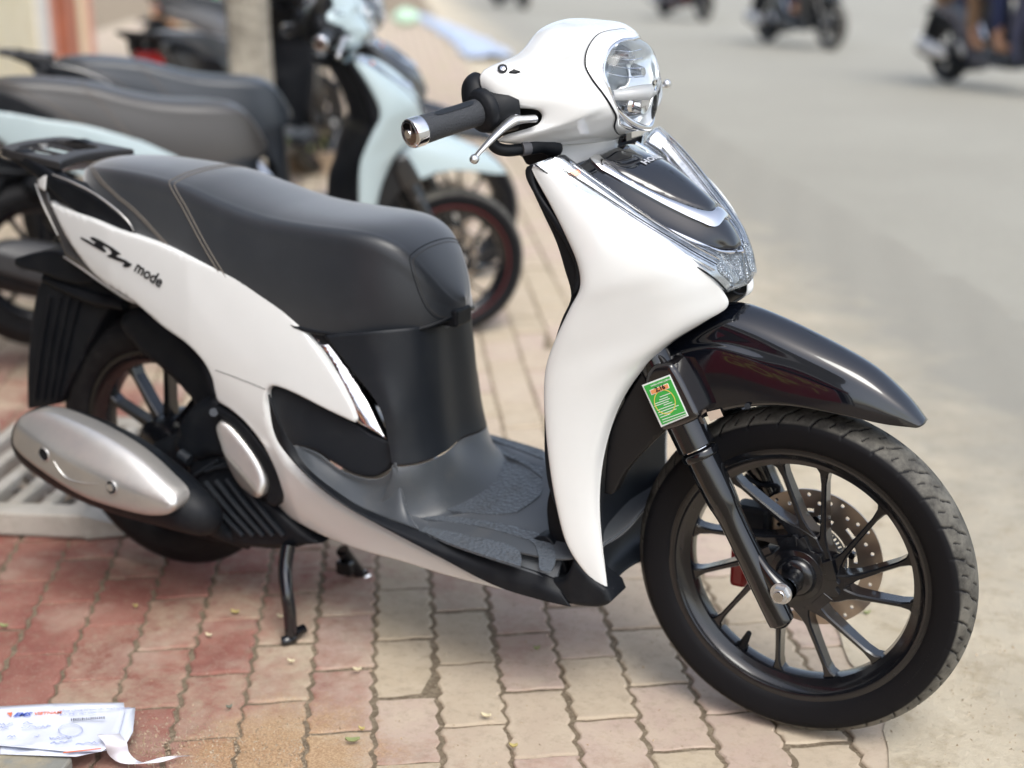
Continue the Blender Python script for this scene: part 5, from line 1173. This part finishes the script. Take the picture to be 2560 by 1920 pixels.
for i in range(N):
    c = cl[r_.integers(70)]+r_.normal(0, .26, 3); u_ = r_.normal(0, 1, 3); u_ /= np.linalg.norm(u_); w_ = np.cross(u_, r_.normal(0, 1, 3)); w_ /= np.linalg.norm(w_); s_ = .055+.03*r_.random(); k = len(V)
    V += [c-u_*s_, c+w_*s_*.5, c+u_*s_, c-w_*s_*.5]; F.append((k, k+1, k+2, k+3))
mesh_obj('crown', V, F, leafm, tree, False, kind='stuff')
kerbm = gmat('kerb_stone', (.30, .22, .15), (.38, .30, .21), 6, (.22, .17, .12), 20, .9, (60, .6, .004))
tb = A3(tuple(PZ('O', 560, 340))); Rk = rz(BA-math.pi/2)
bed = thing('tree_bed', 'brown kerb stones round the soil at the foot of the tree', 'kerb', tuple(tb))
for (dx, dy, lx, ly) in ((0, -.62, 1.3, .12), (0, .62, 1.3, .12), (-.59, 0, .12, 1.12), (.59, 0, .12, 1.12)): box('kerb_stone', Rk@A3([dx, dy, .05]), (lx, ly, .12), kerbm, bed, Rk, .01)
soil = gmat('soil', (.36, .29, .21), (.30, .25, .17), 8, (.22, .19, .12), 25, .95, (50, 1, .01)); q = [Rk@A3([a, c, .03]) for a, c in ((-.55, -.57), (.55, -.57), (.55, .57), (-.55, .57))]; mesh_obj('soil', q, [(0, 1, 2, 3)], soil, bed, False)
V = []; F = []; weed = mat('weed_green', (.20, .26, .07), .7)
for i in range(500):
    c = Rk@A3([r_.uniform(-.5, .55), r_.uniform(-.55, .5), .03]); a = r_.uniform(0, 6.28); h_ = r_.uniform(.04, .14); k = len(V); d = A3([math.cos(a), math.sin(a), 0])
    V += [c-d*.006, c+d*.006, c+A3([d[1], -d[0], 0])*h_*.4+A3([0, 0, h_])]; F.append((k, k+1, k+2))
o = mesh_obj('weeds', V, F, weed, bed, False, kind='stuff')

# ---- shop row on the left and behind the camera
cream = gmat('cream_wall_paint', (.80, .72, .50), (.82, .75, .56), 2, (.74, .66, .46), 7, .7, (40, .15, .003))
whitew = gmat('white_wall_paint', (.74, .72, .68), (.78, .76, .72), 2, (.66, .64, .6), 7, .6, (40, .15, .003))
rustm = mat('orange_red_post_paint', (.46, .13, .06), .45, noise=(6, (.35, .10, .05), .4, .6)); brownm = mat('brown_post', (.24, .17, .13), .6); pinkm = mat('pink_post_paint', (.62, .30, .22), .5)
CS = float(PC(100, 0)@[BN[0], BN[1], 0])*0-3.65
def wall(name, r0_, r1_, c0_, c1_, z0, z1, m, parent=None):
    q = [pt(c0_, r0_), pt(c1_, r0_), pt(c1_, r1_), pt(c0_, r1_)]; V = [(*p, z) for z in (z0, z1) for p in q]
    F = [(3, 2, 1, 0), (4, 5, 6, 7), (0, 1, 5, 4), (1, 2, 6, 5), (2, 3, 7, 6), (3, 0, 4, 7)]; return mesh_obj(name, V, F, m, parent, False)
rW = lambda x, c: float(PC(x, c)[:2]@BD)
rc = rW(88, CS); pil = thing('shop_wall', 'cream painted wall pier with a white edge at the left of the pavement', 'wall', (0, 0, 0))
wall('wall_face', rc-4.2, rc, CS-.35, CS, 0, 4.2, cream, pil); wall('wall_edge', rc, rW(112, CS), CS-.35, CS+.03, 0, 4.2, whitew, pil)
posts = [(124, 134, .0, pinkm, 'pink post against the end of the cream wall'), (134, 146, -.06, brownm, 'brown post between the pink post and the orange red one'), (148, 182, .02, rustm, 'broad orange red post beside the cream wall'), (183, 190, -.05, brownm, 'thin brown post beside the orange red one'), (192, 200, .0, cream, 'thin cream post among the orange ones'), (203, 214, .03, pinkm, 'thin pink post nearest the pale pavement')]
for (x0, x1, dc, m, lb_) in posts:
    o = wall('gate_post', rW(x0, CS+dc), rW(x1-1, CS+dc), CS-.2+dc, CS+dc, 0, 3.6, m); bev(o, .01); tag(o, lb_, 'post', 'posts of the shop gate')
shop = thing('shop', 'open shop front with dark interior facing the parked scooters', 'building', (0, 0, 0))
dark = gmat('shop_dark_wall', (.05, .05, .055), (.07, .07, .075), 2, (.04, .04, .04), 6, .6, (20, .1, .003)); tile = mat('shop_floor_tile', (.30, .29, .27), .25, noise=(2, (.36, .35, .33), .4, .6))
ra, rb = -9.0, rc-4.2
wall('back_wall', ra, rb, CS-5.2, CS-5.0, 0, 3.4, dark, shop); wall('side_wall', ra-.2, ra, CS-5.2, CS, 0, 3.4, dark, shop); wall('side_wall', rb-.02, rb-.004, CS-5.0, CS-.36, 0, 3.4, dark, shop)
wall('ceiling', ra, rb, CS-5.2, CS+.4, 3.4, 3.6, whitew, shop); wall('fascia', ra, rb, CS+.0, CS+.12, 2.75, 3.395, gmat('fascia_red', (.30, .02, .02), (.34, .03, .03), 1, (.26, .02, .02), 4, .5, (10, .05, .001)), shop); wall('upper_storey', ra, rc+.0, CS-5.2, CS-.02, 3.62, 5.4, gmat('grey_upper_wall', (.22, .215, .20), (.26, .25, .235), 2, (.18, .175, .165), 6, .7, (20, .1, .003)), shop)
wall('shop_floor', ra, rb, CS-5.0, CS-.02, -.02, .06, tile, shop)
for k in range(4): wall('pillar', ra+.2+4.1*k, ra+.5+4.1*k, CS-.3, CS-.01, .06, 3.4, whitew, shop)
# red banner with yellow lettering, hung in the shop opening and mirrored in the mudguard
bnm = mat('banner_red', (.36, .018, .022), .45); ylt = mat('banner_yellow', (.75, .60, .10), .5)
bc = pt(CS+.85, -3.7); bd = -A3([BD[0], BD[1], 0]); ban = thing('sale_banner', 'red banner with large yellow letters hung on a stand before the shop', 'banner', (bc[0], bc[1], 0))
bR = np.array([[bd[0], BN[0], 0], [bd[1], BN[1], 0], [0, 0, 1]])
bn = box('banner_cloth', (0, 0, 1.0), (3.2, .02, 1.7), bnm, ban, bR)
for sx_ in (-1.63, 1.63): tube('banner_pole', [bR@A3([sx_, 0, 0]), bR@A3([sx_, 0, 1.95])], .02, alu, ban, 10)
for i, (s_, z_) in enumerate((('HỖ TRỢ', 1.28), ('GÓP 1', .60))): text('banner_lettering', s_, bR@A3([-1.25, .0118, z_-.12]), -(-bR@A3([1, 0, 0])), (0, 0, 1), .62, ylt, ban, .001, bold=.006)

# ---- litter and odds and ends
tarp_m = mat('pale_blue_plastic', (.50, .58, .74), .35, bump=('noise', 9, .8, .02))
pts_ = [PZ('O', *q) for q in ((905, 38), (935, 52), (965, 66), (1000, 84), (1035, 106), (1062, 132))]; V = []; F = []
for i, p in enumerate(spline(pts_, 6)):
    for j in range(7): t = (j-3)/3; wd = .07+.07*math.sin(i*.55)**2+.006*i; V.append(p+A3([BN[0]*wd*t, BN[1]*wd*t, .02+.05*(1-t*t)+.02*math.sin(i*1.9+j*2.3)]))
for i in range(len(V)//7-1):
    for j in range(6): F.append((i*7+j, i*7+j+1, i*7+j+8, i*7+j+7))
o = mesh_obj('plastic_sheet', V, F, tarp_m); sol(o, .004); tag(o, 'long crumpled pale blue plastic sheet lying along the edge of the road', 'plastic sheet')
def blob(name, c, s, m, lb_, cat, seed=0, parent=None):
    r__ = np.random.default_rng(seed); V = []; F = []; nu_, nv_ = 18, 11
    ph_ = r__.uniform(0, 6, 6)
    for j in range(nv_):
        th = math.pi*j/(nv_-1)
        for i in range(nu_):
            a = 2*math.pi*i/nu_; k = 1+.16*math.sin(3*a+ph_[0]+th*2)+.12*math.sin(5*a+ph_[1])*math.sin(3*th+ph_[2])+.06*r__.normal(); V.append((s[0]*k*math.sin(th)*math.cos(a), s[1]*k*math.sin(th)*math.sin(a), max(0.001, s[2]*(1+math.cos(th))*.5*k)))
    for j in range(nv_-1):
        for i in range(nu_): F.append((j*nu_+i, (j+1)*nu_+i, (j+1)*nu_+(i+1) % nu_, j*nu_+(i+1) % nu_))
    o = mesh_obj(name, V, F, m, parent); o.location = tuple(c)
    if lb_: tag(o, lb_, cat)
    return o
blob('plastic_bag', PZ('O', 878, 55, 0), (.20, .16, .22), mat('mint_plastic', (.55, .78, .60), .3, bump=('noise', 12, .8, .02)), 'small mint green plastic bag at the far end of the blue sheet', 'plastic bag', 4)
# boards in the far left background
for (x0, x1, y0, y1, m, nm, lb_) in ((338, 392, -60, 32, mat('tan_board', (.62, .36, .20), .6), 'tan_board', 'tan board standing behind the black scooter left of the green one'), (395, 432, -60, 40, mat('cream_board', (.72, .62, .46), .6), 'cream_board', 'cream board between the tan board and the green one'), (436, 482, -60, 30, mat('green_board', (.05, .42, .12), .5), 'green_board', 'bright green board at the top left between scooter and tree')):
    a = PZ('O', (x0+x1)/2, 150); dd = (a-CAM)@FWD; wd = (x1-x0)*1.157*dd/FPX; hh = ((150-y1)*1.157*dd/FPX)
    o = box(nm, (a[0], a[1], 1.2), (wd, .04, 1.6), m, None, rz(YAW-math.pi/2), .01); tag(o, lb_, 'board')
    leg_ = [tube('board_leg', [A3([a[0], a[1], 0])+rz(YAW-math.pi/2)@A3([s_*wd*.4, 0, 0]), A3([a[0], a[1], .42])+rz(YAW-math.pi/2)@A3([s_*wd*.4, 0, 0])], .02, brownm, o, 8) for s_ in (-1, 1)]

# grated ramp with rubbish on the left
gr_m = mat('weathered_ramp_concrete', (.36, .33, .28), .75, noise=(7, (.46, .43, .38), .42, .6), bump=('noise', 60, .5, .004)); gz = .055
RP = thing('grated_ramp', 'grey slatted ramp lying on the pavers behind the rear wheel', 'ramp', (0, 0, 0))
g1, g2 = PZ('O', 178, 1118, gz), PZ('O', -60, 1108, gz); ed = g2-g1; ed[2] = 0; Lr = np.linalg.norm(ed); ed /= Lr; back = A3([-ed[1], ed[0], 0]); back = -back if back@FWD < 0 else back
Rr = np.array([[ed[0], back[0], 0], [ed[1], back[1], 0], [0, 0, 1]])
loc = lambda a, b_, z: g1+Rr@A3([a, b_, z-gz])
box('ramp_front_beam', loc(Lr/2+.05, .03, .032), (Lr+.1, .06, .055), gr_m, RP, Rr, .006)
box('ramp_back_beam', loc(Lr/2+.05, .62, .032), (Lr+.1, .06, .055), gr_m, RP, Rr, .006)
for k in range(9): box('ramp_slat', loc(.035+.075*k, .325, .036), (.030, .53, .045), gr_m, RP, Rr, .006)
V = [loc(0, -.0, .058), loc(0, .30, .058), loc(-.13, .05, .004), loc(0, 0, .004), loc(0, .30, .004)]
mesh_obj('ramp_end', V, [(0, 1, 2), (0, 2, 3), (1, 4, 2), (0, 3, 4, 1)], gr_m, RP, False)
lit_m = [mat('litter_%s' % n_, c_, .7) for n_, c_ in (('tan', (.42, .28, .16)), ('grey', (.30, .28, .25)), ('white', (.75, .75, .75)), ('dark', (.09, .08, .07)))]
V = []; F = []
rr5 = np.random.default_rng(11)
lg = []
for i in range(300):
    c = loc(rr5.uniform(0, Lr), rr5.uniform(.08, .56), rr5.uniform(.008, .05)); a = rr5.uniform(0, 6.28); s_ = rr5.uniform(.006, .024); u_ = A3([math.cos(a), math.sin(a), rr5.uniform(-.4, .4)])*s_; w_ = A3([-math.sin(a), math.cos(a), rr5.uniform(-.4, .4)])*s_*.6
    lg.append(([c-u_, c+w_, c+u_, c-w_], [(0, 1, 2, 3)]))
V, F = joinVF(lg); o = mesh_obj('dry_litter', V, F, lit_m, None, False, kind='stuff')
for i, p in enumerate(o.data.polygons): p.material_index = i % 4
blob('yellow_wrapper', loc(.165, .30, .05), (.022, .018, .02), mat('yellow_wrapper', (.80, .66, .03), .4), 'crumpled yellow wrapper on the grated ramp', 'wrapper', 5)
blob('white_plastic_bag', loc(.14, .42, .045), (.06, .05, .05), mat('white_plastic', (.80, .80, .82), .35, bump=('noise', 40, .8, .01)), 'crumpled white plastic bag on the grated ramp beside the silencer', 'plastic bag', 6)
blob('blue_wrapper', loc(.21, .42, .05), (.014, .012, .012), mat('blue_wrapper', (.12, .2, .65), .4), 'tiny blue wrapper next to the white bag on the ramp', 'wrapper', 7)
blob('pink_wrapper', loc(.26, .34, .05), (.035, .025, .03), mat('pink_wrapper', (.75, .50, .52), .4), 'pale pink wrapper at the left end of the ramp', 'wrapper', 8)
# plank / slab at the bottom left corner and the envelope on it
slab_m = mat('grey_slab', (.24, .24, .215), .8, noise=(8, (.34, .30, .22), .5, .62), bump=('noise', 40, .7, .006))
WIN['N'] = (0, 1350, .45208)
q = [PZ('N', *k, .03) for k in ((-260, 1150), (320, 1165), (400, 1200), (330, 1290), (-260, 1320))]; V = list(q)+[p-A3([0, 0, .028]) for p in q]; F = [tuple(range(5)), tuple(range(9, 4, -1))]+[(i, i+5, (i+1) % 5+5, (i+1) % 5) for i in range(5)]
o = mesh_obj('stone_slab', V, F, slab_m, None, False); bev(o, .004); tag(o, 'broken grey stone slab in the bottom left corner under the envelope', 'slab')
envm = mat('envelope_paper', (.70, .74, .84), .6, bump=('noise', 18, .5, .003)); env_b = mat('envelope_blue_ink', (.08, .14, .55), .5); env_o = mat('envelope_orange_ink', (.82, .20, .10), .5); env_g = mat('envelope_grey_ink', (.35, .40, .62), .6); env_k = mat('envelope_black_ink', (.06, .06, .08), .6)
ENV = thing('envelope', 'white courier envelope with blue and orange print lying on the pavers', 'envelope', (0, 0, 0))
def sheet(name, win, pts, z0, m, parent, wav=.004, th=.0008):
    ol = [tuple(PZ(win, x, y, z0)[:2]) for x, y in pts]; V2, F = fill2d(ol, .012); V = [A3([a, c, z0+wav*math.sin(a*31)*math.cos(c*27)+wav*.4*math.sin(a*90+c*70)]) for a, c in V2]; F = [tuple(f) for f in F]
    a, c, d = [V[k] for k in F[0]]
    if np.cross(c-a, d-a)[2] < 0: F = [f[::-1] for f in F]
    o = mesh_obj(name, V, F, m, parent); sol(o, th, -1); return o
sheet('envelope_back', 'N', [(640, 930), (748, 925), (735, 1060), (690, 1145), (420, 1205), (0, 1180), (0, 1000)], .034, envm, ENV)
sheet('envelope_front', 'N', [(-150, 930), (300, 920), (685, 903), (690, 940), (665, 1040), (640, 1130), (560, 1165), (400, 1180), (-150, 1120)], .041, envm, ENV)
ZE = .0455
def ink(name, pts, m): V = [PZ('N', x, y, ZE) for x, y in pts]; o = mesh_obj(name, V+[v-A3([0, 0, .0006]) for v in V], [tuple(range(len(V))), tuple(range(2*len(V)-1, len(V)-1, -1))]+[(i, (i+1) % len(V), (i+1) % len(V)+len(V), i+len(V)) for i in range(len(V))], m, ENV, False); return o
ex_ = PZ('N', 600, 935, ZE)-PZ('N', 80, 960, ZE); ey_ = PZ('N', 80, 940, ZE)-PZ('N', 70, 975, ZE)
text('envelope_lettering', 'EMS', PZ('N', 72, 975, ZE), ex_, ey_, .0150, env_b, ENV, .0003, shear=.3, bold=.0003)
text('envelope_lettering', 'VIETNAM', PZ('N', 186, 966, ZE), ex_, ey_, .0105, env_o, ENV, .0003, bold=.0001)
ink('envelope_arrow', [(38, 955), (68, 952), (60, 975)], env_o); ink('envelope_stripe', [(640, 1112), (688, 1105), (686, 1118), (640, 1126)], env_o); ink('envelope_stripe', [(350, 1172), (560, 1150), (560, 1154), (350, 1177)], env_o)
text('envelope_lettering', 'TỔNG CÔNG TY CHUYỂN PHÁT NHANH', PZ('N', 325, 950, ZE), ex_, ey_, .0060, env_g, ENV, .0002)
text('envelope_lettering', 'BƯU ĐIỆN VIỆT NAM', PZ('N', 330, 968, ZE), ex_, ey_, .0060, env_g, ENV, .0002)
for k in range(16): x_ = 392+12*k; ink('envelope_barcode', [(x_, 986-k*.7), (x_+rr5.uniform(3, 9), 986-k*.7), (x_+6, 998-k*.7), (x_, 998-k*.7)], env_k)
for (y_, x0, x1) in ((1020, 0, 80), (1035, 0, 50), (1012, 125, 185), (1035, 120, 290), (1095, 275, 400), (1118, 280, 400), (1125, 420, 560), (1085, 190, 225), (1085, 40, 90)):
    x_ = x0; L_ = []
    while x_ < x1: L_.append(PZ('N', x_, y_-(x_-x0)*.05+rr5.uniform(-7, 7), ZE)); x_ += 9
    if len(L_) > 2: tube('handwriting', L_, .0007, env_g, ENV, 4, 2)
circ_ = [PZ('N', 390+66*math.cos(a), 1050+34*math.sin(a), ZE) for a in np.linspace(0, 6.28, 24)]; tube('postmark', circ_, .0006, env_g, ENV, 4, 1)
rib = [PZ('N', x, y, z) for x, y, z in ((600, 1080, .05), (640, 1130, .045), (660, 1190, .025), (720, 1235, .012), (820, 1240, .012), (930, 1210, .012), (1000, 1200, .012))]; wdv = A3([.0, .0, 0.]); V = []
for i, p in enumerate(spline(rib, 6)):
    t_ = i/36; V += [p+A3([.012, .012, 0])*(1-.2*t_), p-A3([.012, .012, 0])*(1-.2*t_)+A3([0, 0, .004])]
o = mesh_obj('paper_strip', V, [(2*i, 2*i+1, 2*i+3, 2*i+2) for i in range(len(V)//2-1)], mat('translucent_paper', (.78, .77, .83), .5)); sol(o, .0006); tag(o, 'curled white paper strip trailing from the envelope', 'paper strip')
# fallen leaves
lf = {'y': mat('yellow_leaf', (.52, .43, .17), .6), 'g': mat('green_leaf', (.30, .34, .15), .6), 'p': mat('pale_leaf', (.70, .62, .42), .6), 'd': mat('dark_leaf', (.18, .20, .16), .6)}
LV = [('y', (2000, 1052), 30, 'N', 'yellow leaf in a paver joint near the bottom'), ('g', (1950, 1115), 70, 'N', 'narrow green leaf below the yellow one near the bottom'), ('p', (1550, 430), 40, 'N', 'cream curled leaf left of the stand leg'), ('p', (1610, 678), 40, 'N', 'pale leaf below the stand foot'), ('y', (1300, 405), 50, 'N', 'yellowish leaf on the pavers left of the stand leg'), ('p', (1155, 535), 36, 'N', 'pale yellow leaf on a paver joint behind the stand'), ('d', (1268, 932), 30, 'N', 'dark crumpled leaf at a paver corner'), ('p', (1975, 725), 46, 'N', 'pale folded leaf with a dark edge in the joint'), ('g', (22, 482), 50, 'N', 'lime green leaf at the left edge of the photo'), ('y', (750, 372), 26, 'N', 'small yellow leaf on the shaded red pavers')]
WIN['Q'] = (1000, 1350, .70524)
LV += [('p', (305, 628), 34, 'Q', 'dry orange tipped leaf on the joint below the floorboard'), ('y', (402, 735), 26, 'Q', 'small folded yellow leaf on a pale paver'), ('g', (1655, 262), 26, 'Q', 'yellow green leaf seen through the front wheel'), ('g', (485, 388), 22, 'Q', 'tiny pale green leaf on a paver joint')]
for kx, (kk, (x, y), w_, wn_, lb_) in enumerate(LV):
    c = PZ(wn_, x, y, .006); s_ = w_*WIN[wn_][2]/1500/2*1.1; a = rr5.uniform(-.5, .5)+YAW-math.pi/2; V = []
    for t_ in np.linspace(-1, 1, 7):
        wd_ = .42*s_*math.sqrt(max(0, 1-t_*t_))+.0004
        for v_ in (-1, 0, 1): p = rz(a)@A3([t_*s_, v_*wd_, .004*abs(t_)**2+.0045*abs(v_)]); V.append(p)
    o = mesh_obj('fallen_leaf', V, [(i*3+j, i*3+j+1, i*3+j+4, i*3+j+3) for i in range(6) for j in range(2)], lf[kk]); sol(o, .0006); o.location = tuple(c); tag(o, lb_, 'leaf', 'fallen leaves on the pavers')
# sand grains and grit lying in the joints and on the bricks
V = []; F = []
for i in range(2600):
    if i < 1500: c = PZ('N', rr5.uniform(700, 1700), rr5.normal(1150, 90), .001)
    elif i < 2000: c = PZ('O', rr5.uniform(100, 1500), rr5.uniform(1200, 1659), .001)
    else: c = PZ('O', rr5.uniform(1900, 2300), rr5.uniform(900, 1659), .004)
    s_ = rr5.uniform(.0006, .0016); k = len(V); u_ = rr5.normal(0, 1, (4, 3))*s_
    V += [c+u_[0], c+u_[1], c+u_[2], c+u_[3]+A3([0, 0, s_])]; F += [(k, k+1, k+2), (k, k+1, k+3), (k+1, k+2, k+3), (k, k+3, k+2)]
mesh_obj('sand_grains', V, F, mat('sand_grain', (.40, .29, .18), .8, noise=(50, (.50, .42, .32), .4, .6)), None, False, kind='stuff')

# ---- riders on the road
def skin_mesh(name, verts, edges, radii, m, parent, sub=1):
    me = bpy.data.meshes.new(name); me.from_pydata([tuple(v) for v in verts], edges, []); o = bpy.data.objects.new(name, me); COL.objects.link(o)
    s = o.modifiers.new('s', 'SKIN'); sv = me.skin_vertices[0].data
    for i, r in enumerate(radii): sv[i].radius = (r, r) if not isinstance(r, tuple) else r
    sv[0].use_root = True; s.use_smooth_shade = True; q = o.modifiers.new('d', 'SUBSURF'); q.levels = sub; q.render_levels = sub
    dg = bpy.context.evaluated_depsgraph_get(); me2 = bpy.data.meshes.new_from_object(o.evaluated_get(dg)); bpy.data.objects.remove(o)
    me2.materials.clear(); me2.materials.append(m)
    for p in me2.polygons: p.use_smooth = True
    o = bpy.data.objects.new(name, me2); COL.objects.link(o); o.parent = parent; return o
def person(label, parent_loc, h, ox, cloth, trous, hat, shoe):
    t = thing('person', label, 'person', parent_loc, 'riders on the road'); t.rotation_euler = (0, 0, h)
    D = lambda x, y, z: (x+ox, y, z)
    v = [D(-.95, 0, .86), D(-.93, 0, 1.02), D(-.90, 0, 1.22), D(-.885, 0, 1.36), D(-.875, 0, 1.46), D(-.865, 0, 1.55), D(-.86, 0, 1.62)]; e = [(0, 1), (1, 2), (2, 3), (3, 4), (4, 5), (5, 6)]; r = [.13, .12, .14, .075, .055, .09, .075]
    for s in (-1, 1):
        k = len(v); v += [D(-.89, .17*s, 1.33), D(-.78, .24*s, 1.12), D(-.58, .27*s, 1.03), D(-.50, .285*s, 1.01)]; e += [(3, k), (k, k+1), (k+1, k+2), (k+2, k+3)]; r += [.06, .048, .034, .03]
        for f in range(4): k2 = len(v); v += [D(-.47+.004*f, (.25+.022*f)*s, 1.03), D(-.445, (.25+.022*f)*s, 1.01), D(-.452, (.25+.022*f)*s, .985)]; e += [(k+3, k2), (k2, k2+1), (k2+1, k2+2)]; r += [.010, .009, .008]
        k2 = len(v); v += [D(-.495, .255*s, .99)]; e += [(k+3, k2)]; r += [.010]
        k = len(v); v += [D(-.90, .10*s, .84), D(-.55, .15*s, .80), D(-.56, .14*s, .52), D(-.56, .13*s, .40), D(-.44, .14*s, .375)]; e += [(0, k), (k, k+1), (k+1, k+2), (k+2, k+3), (k+3, k+4)]; r += [.09, .065, .055, .038, .032]
    body = skin_mesh('body', v, e, r, skin, t)
    v = [D(-.95, 0, .85), D(-.93, 0, 1.04), D(-.90, 0, 1.22), D(-.888, 0, 1.38)]; e = [(0, 1), (1, 2), (2, 3)]; r = [.15, .145, .16, .085]
    for s in (-1, 1): k = len(v); v += [D(-.89, .18*s, 1.33), D(-.78, .24*s, 1.12), D(-.64, .262*s, 1.05)]; e += [(2, k), (k, k+1), (k+1, k+2)]; r += [.075, .062, .05]
    skin_mesh('shirt', v, e, r, cloth, t)
    v = [D(-.95, 0, .86)]; e = []; r = [.16]
    for s in (-1, 1): k = len(v); v += [D(-.88, .11*s, .85), D(-.55, .15*s, .81), D(-.57, .14*s, .55), D(-.57, .13*s, .46)]; e += [(0, k), (k, k+1), (k+1, k+2), (k+2, k+3)]; r += [.105, .08, .07, .06]
    skin_mesh('trousers', v, e, r, trous, t)
    for s in (-1, 1): skin_mesh('shoe', [D(-.59, .13*s, .385), D(-.50, .135*s, .375), D(-.40, .14*s, .37)], [(0, 1), (1, 2)], [.042, .045, .032], shoe, t)
    V, F = lathe_pts([(.0, .13), (.07, .115), (.115, .07), (.13, .0), (.128, -.06), (.12, -.07)], 20, D(-.865, 0, 1.60), (0, 0, 1)); mesh_obj('helmet', V, F, hat, t)
    for s in (-1, 1): blob('eye', D(-.775, .032*s, 1.56), (.009, .012, .012), inkblack, None, None, 1, t)
    skin_mesh('nose', [D(-.785, 0, 1.56), D(-.760, 0, 1.53)], [(0, 1)], [.012, .014], skin, t)
    tube('mouth', [D(-.785, -.022, 1.495), D(-.775, 0, 1.493), D(-.785, .022, 1.495)], .004, mat('lip', (.35, .12, .10), .5), t, 6)
    return t
navy = mat('navy_cloth', (.018, .025, .07), .85); brownc = mat('brown_cloth', (.20, .12, .07), .85); greyc = mat('grey_cloth', (.10, .11, .12), .85); bluec = mat('blue_cloth', (.05, .12, .25), .85); tanc = mat('tan_leather', (.36, .20, .12), .7); bl = mat('black_leather', (.02, .02, .02), .6); helm = paint('white_helmet', (.7, .7, .7)); helr = paint('red_helmet', (.4, .03, .03))
road_mm = lambda p: {'pearl_white_paint': p}
dkb = paint('navy_scooter_paint', (.012, .015, .05)); dkk = paint('dark_scooter_paint', (.02, .02, .022)); dkr = paint('maroon_scooter_paint', (.16, .02, .015))
ROADG = 'scooters riding along the road'
def rider_set(fx, fy, h, p, lb_s, people):
    scooter_copy(lb_s, fx, fy, h, 1.0, road_mm(p), ROADG, LOGO+('centre_stand', 'stand_leg', 'stand_foot', 'stand_roller', 'stand_lug'), 'scooter')
    for (lb_, ox, a, b_, c, d) in people: person(lb_, (fx, fy, -.03), h, ox, a, b_, c, d)
R0 = PZ('O', 2047, 174)[:2]; hd = rad(-38.5); f0 = R0+1.304*A3([math.cos(hd), math.sin(hd)])
rider_set(f0[0], f0[1], hd, dkb, 'navy scooter carrying two people at the right edge of the road', [('rider in navy trousers driving the navy scooter at the right', 0, greyc, navy, helm, tanc), ('passenger in brown trousers sitting behind the rider at the right', -.30, bluec, brownc, helr, tanc)])
a, c = PZ('O', 1684, 95), PZ('O', 1763, 95); mid_ = (a+c)/2; hd = rad(-38); f1 = mid_[:2]+.65*A3([math.cos(hd), math.sin(hd)])
rider_set(f1[0], f1[1], hd, dkk, 'black scooter on the road with one rider in navy, second from the right', [('rider in dark navy trousers on the black scooter second from the right', 0, greyc, navy, helm, bl)])
a = PZ('O', 1480, 38); hd = rad(-40); f2 = a[:2]+.6*A3([math.cos(hd), math.sin(hd)])
rider_set(f2[0], f2[1], hd, dkr, 'maroon scooter on the road at the top centre above the headlamp', [('rider in brown on the maroon scooter at the top centre', 0, brownc, greyc, helr, bl)])
a = PZ('O', 1105, 14); f3 = a[:2]+.6*A3([math.cos(hd), math.sin(hd)])
rider_set(f3[0], f3[1], hd, dkk, 'dark scooter furthest away on the road near the top edge', [('rider on the furthest dark scooter near the top edge', 0, navy, greyc, helm, bl)])
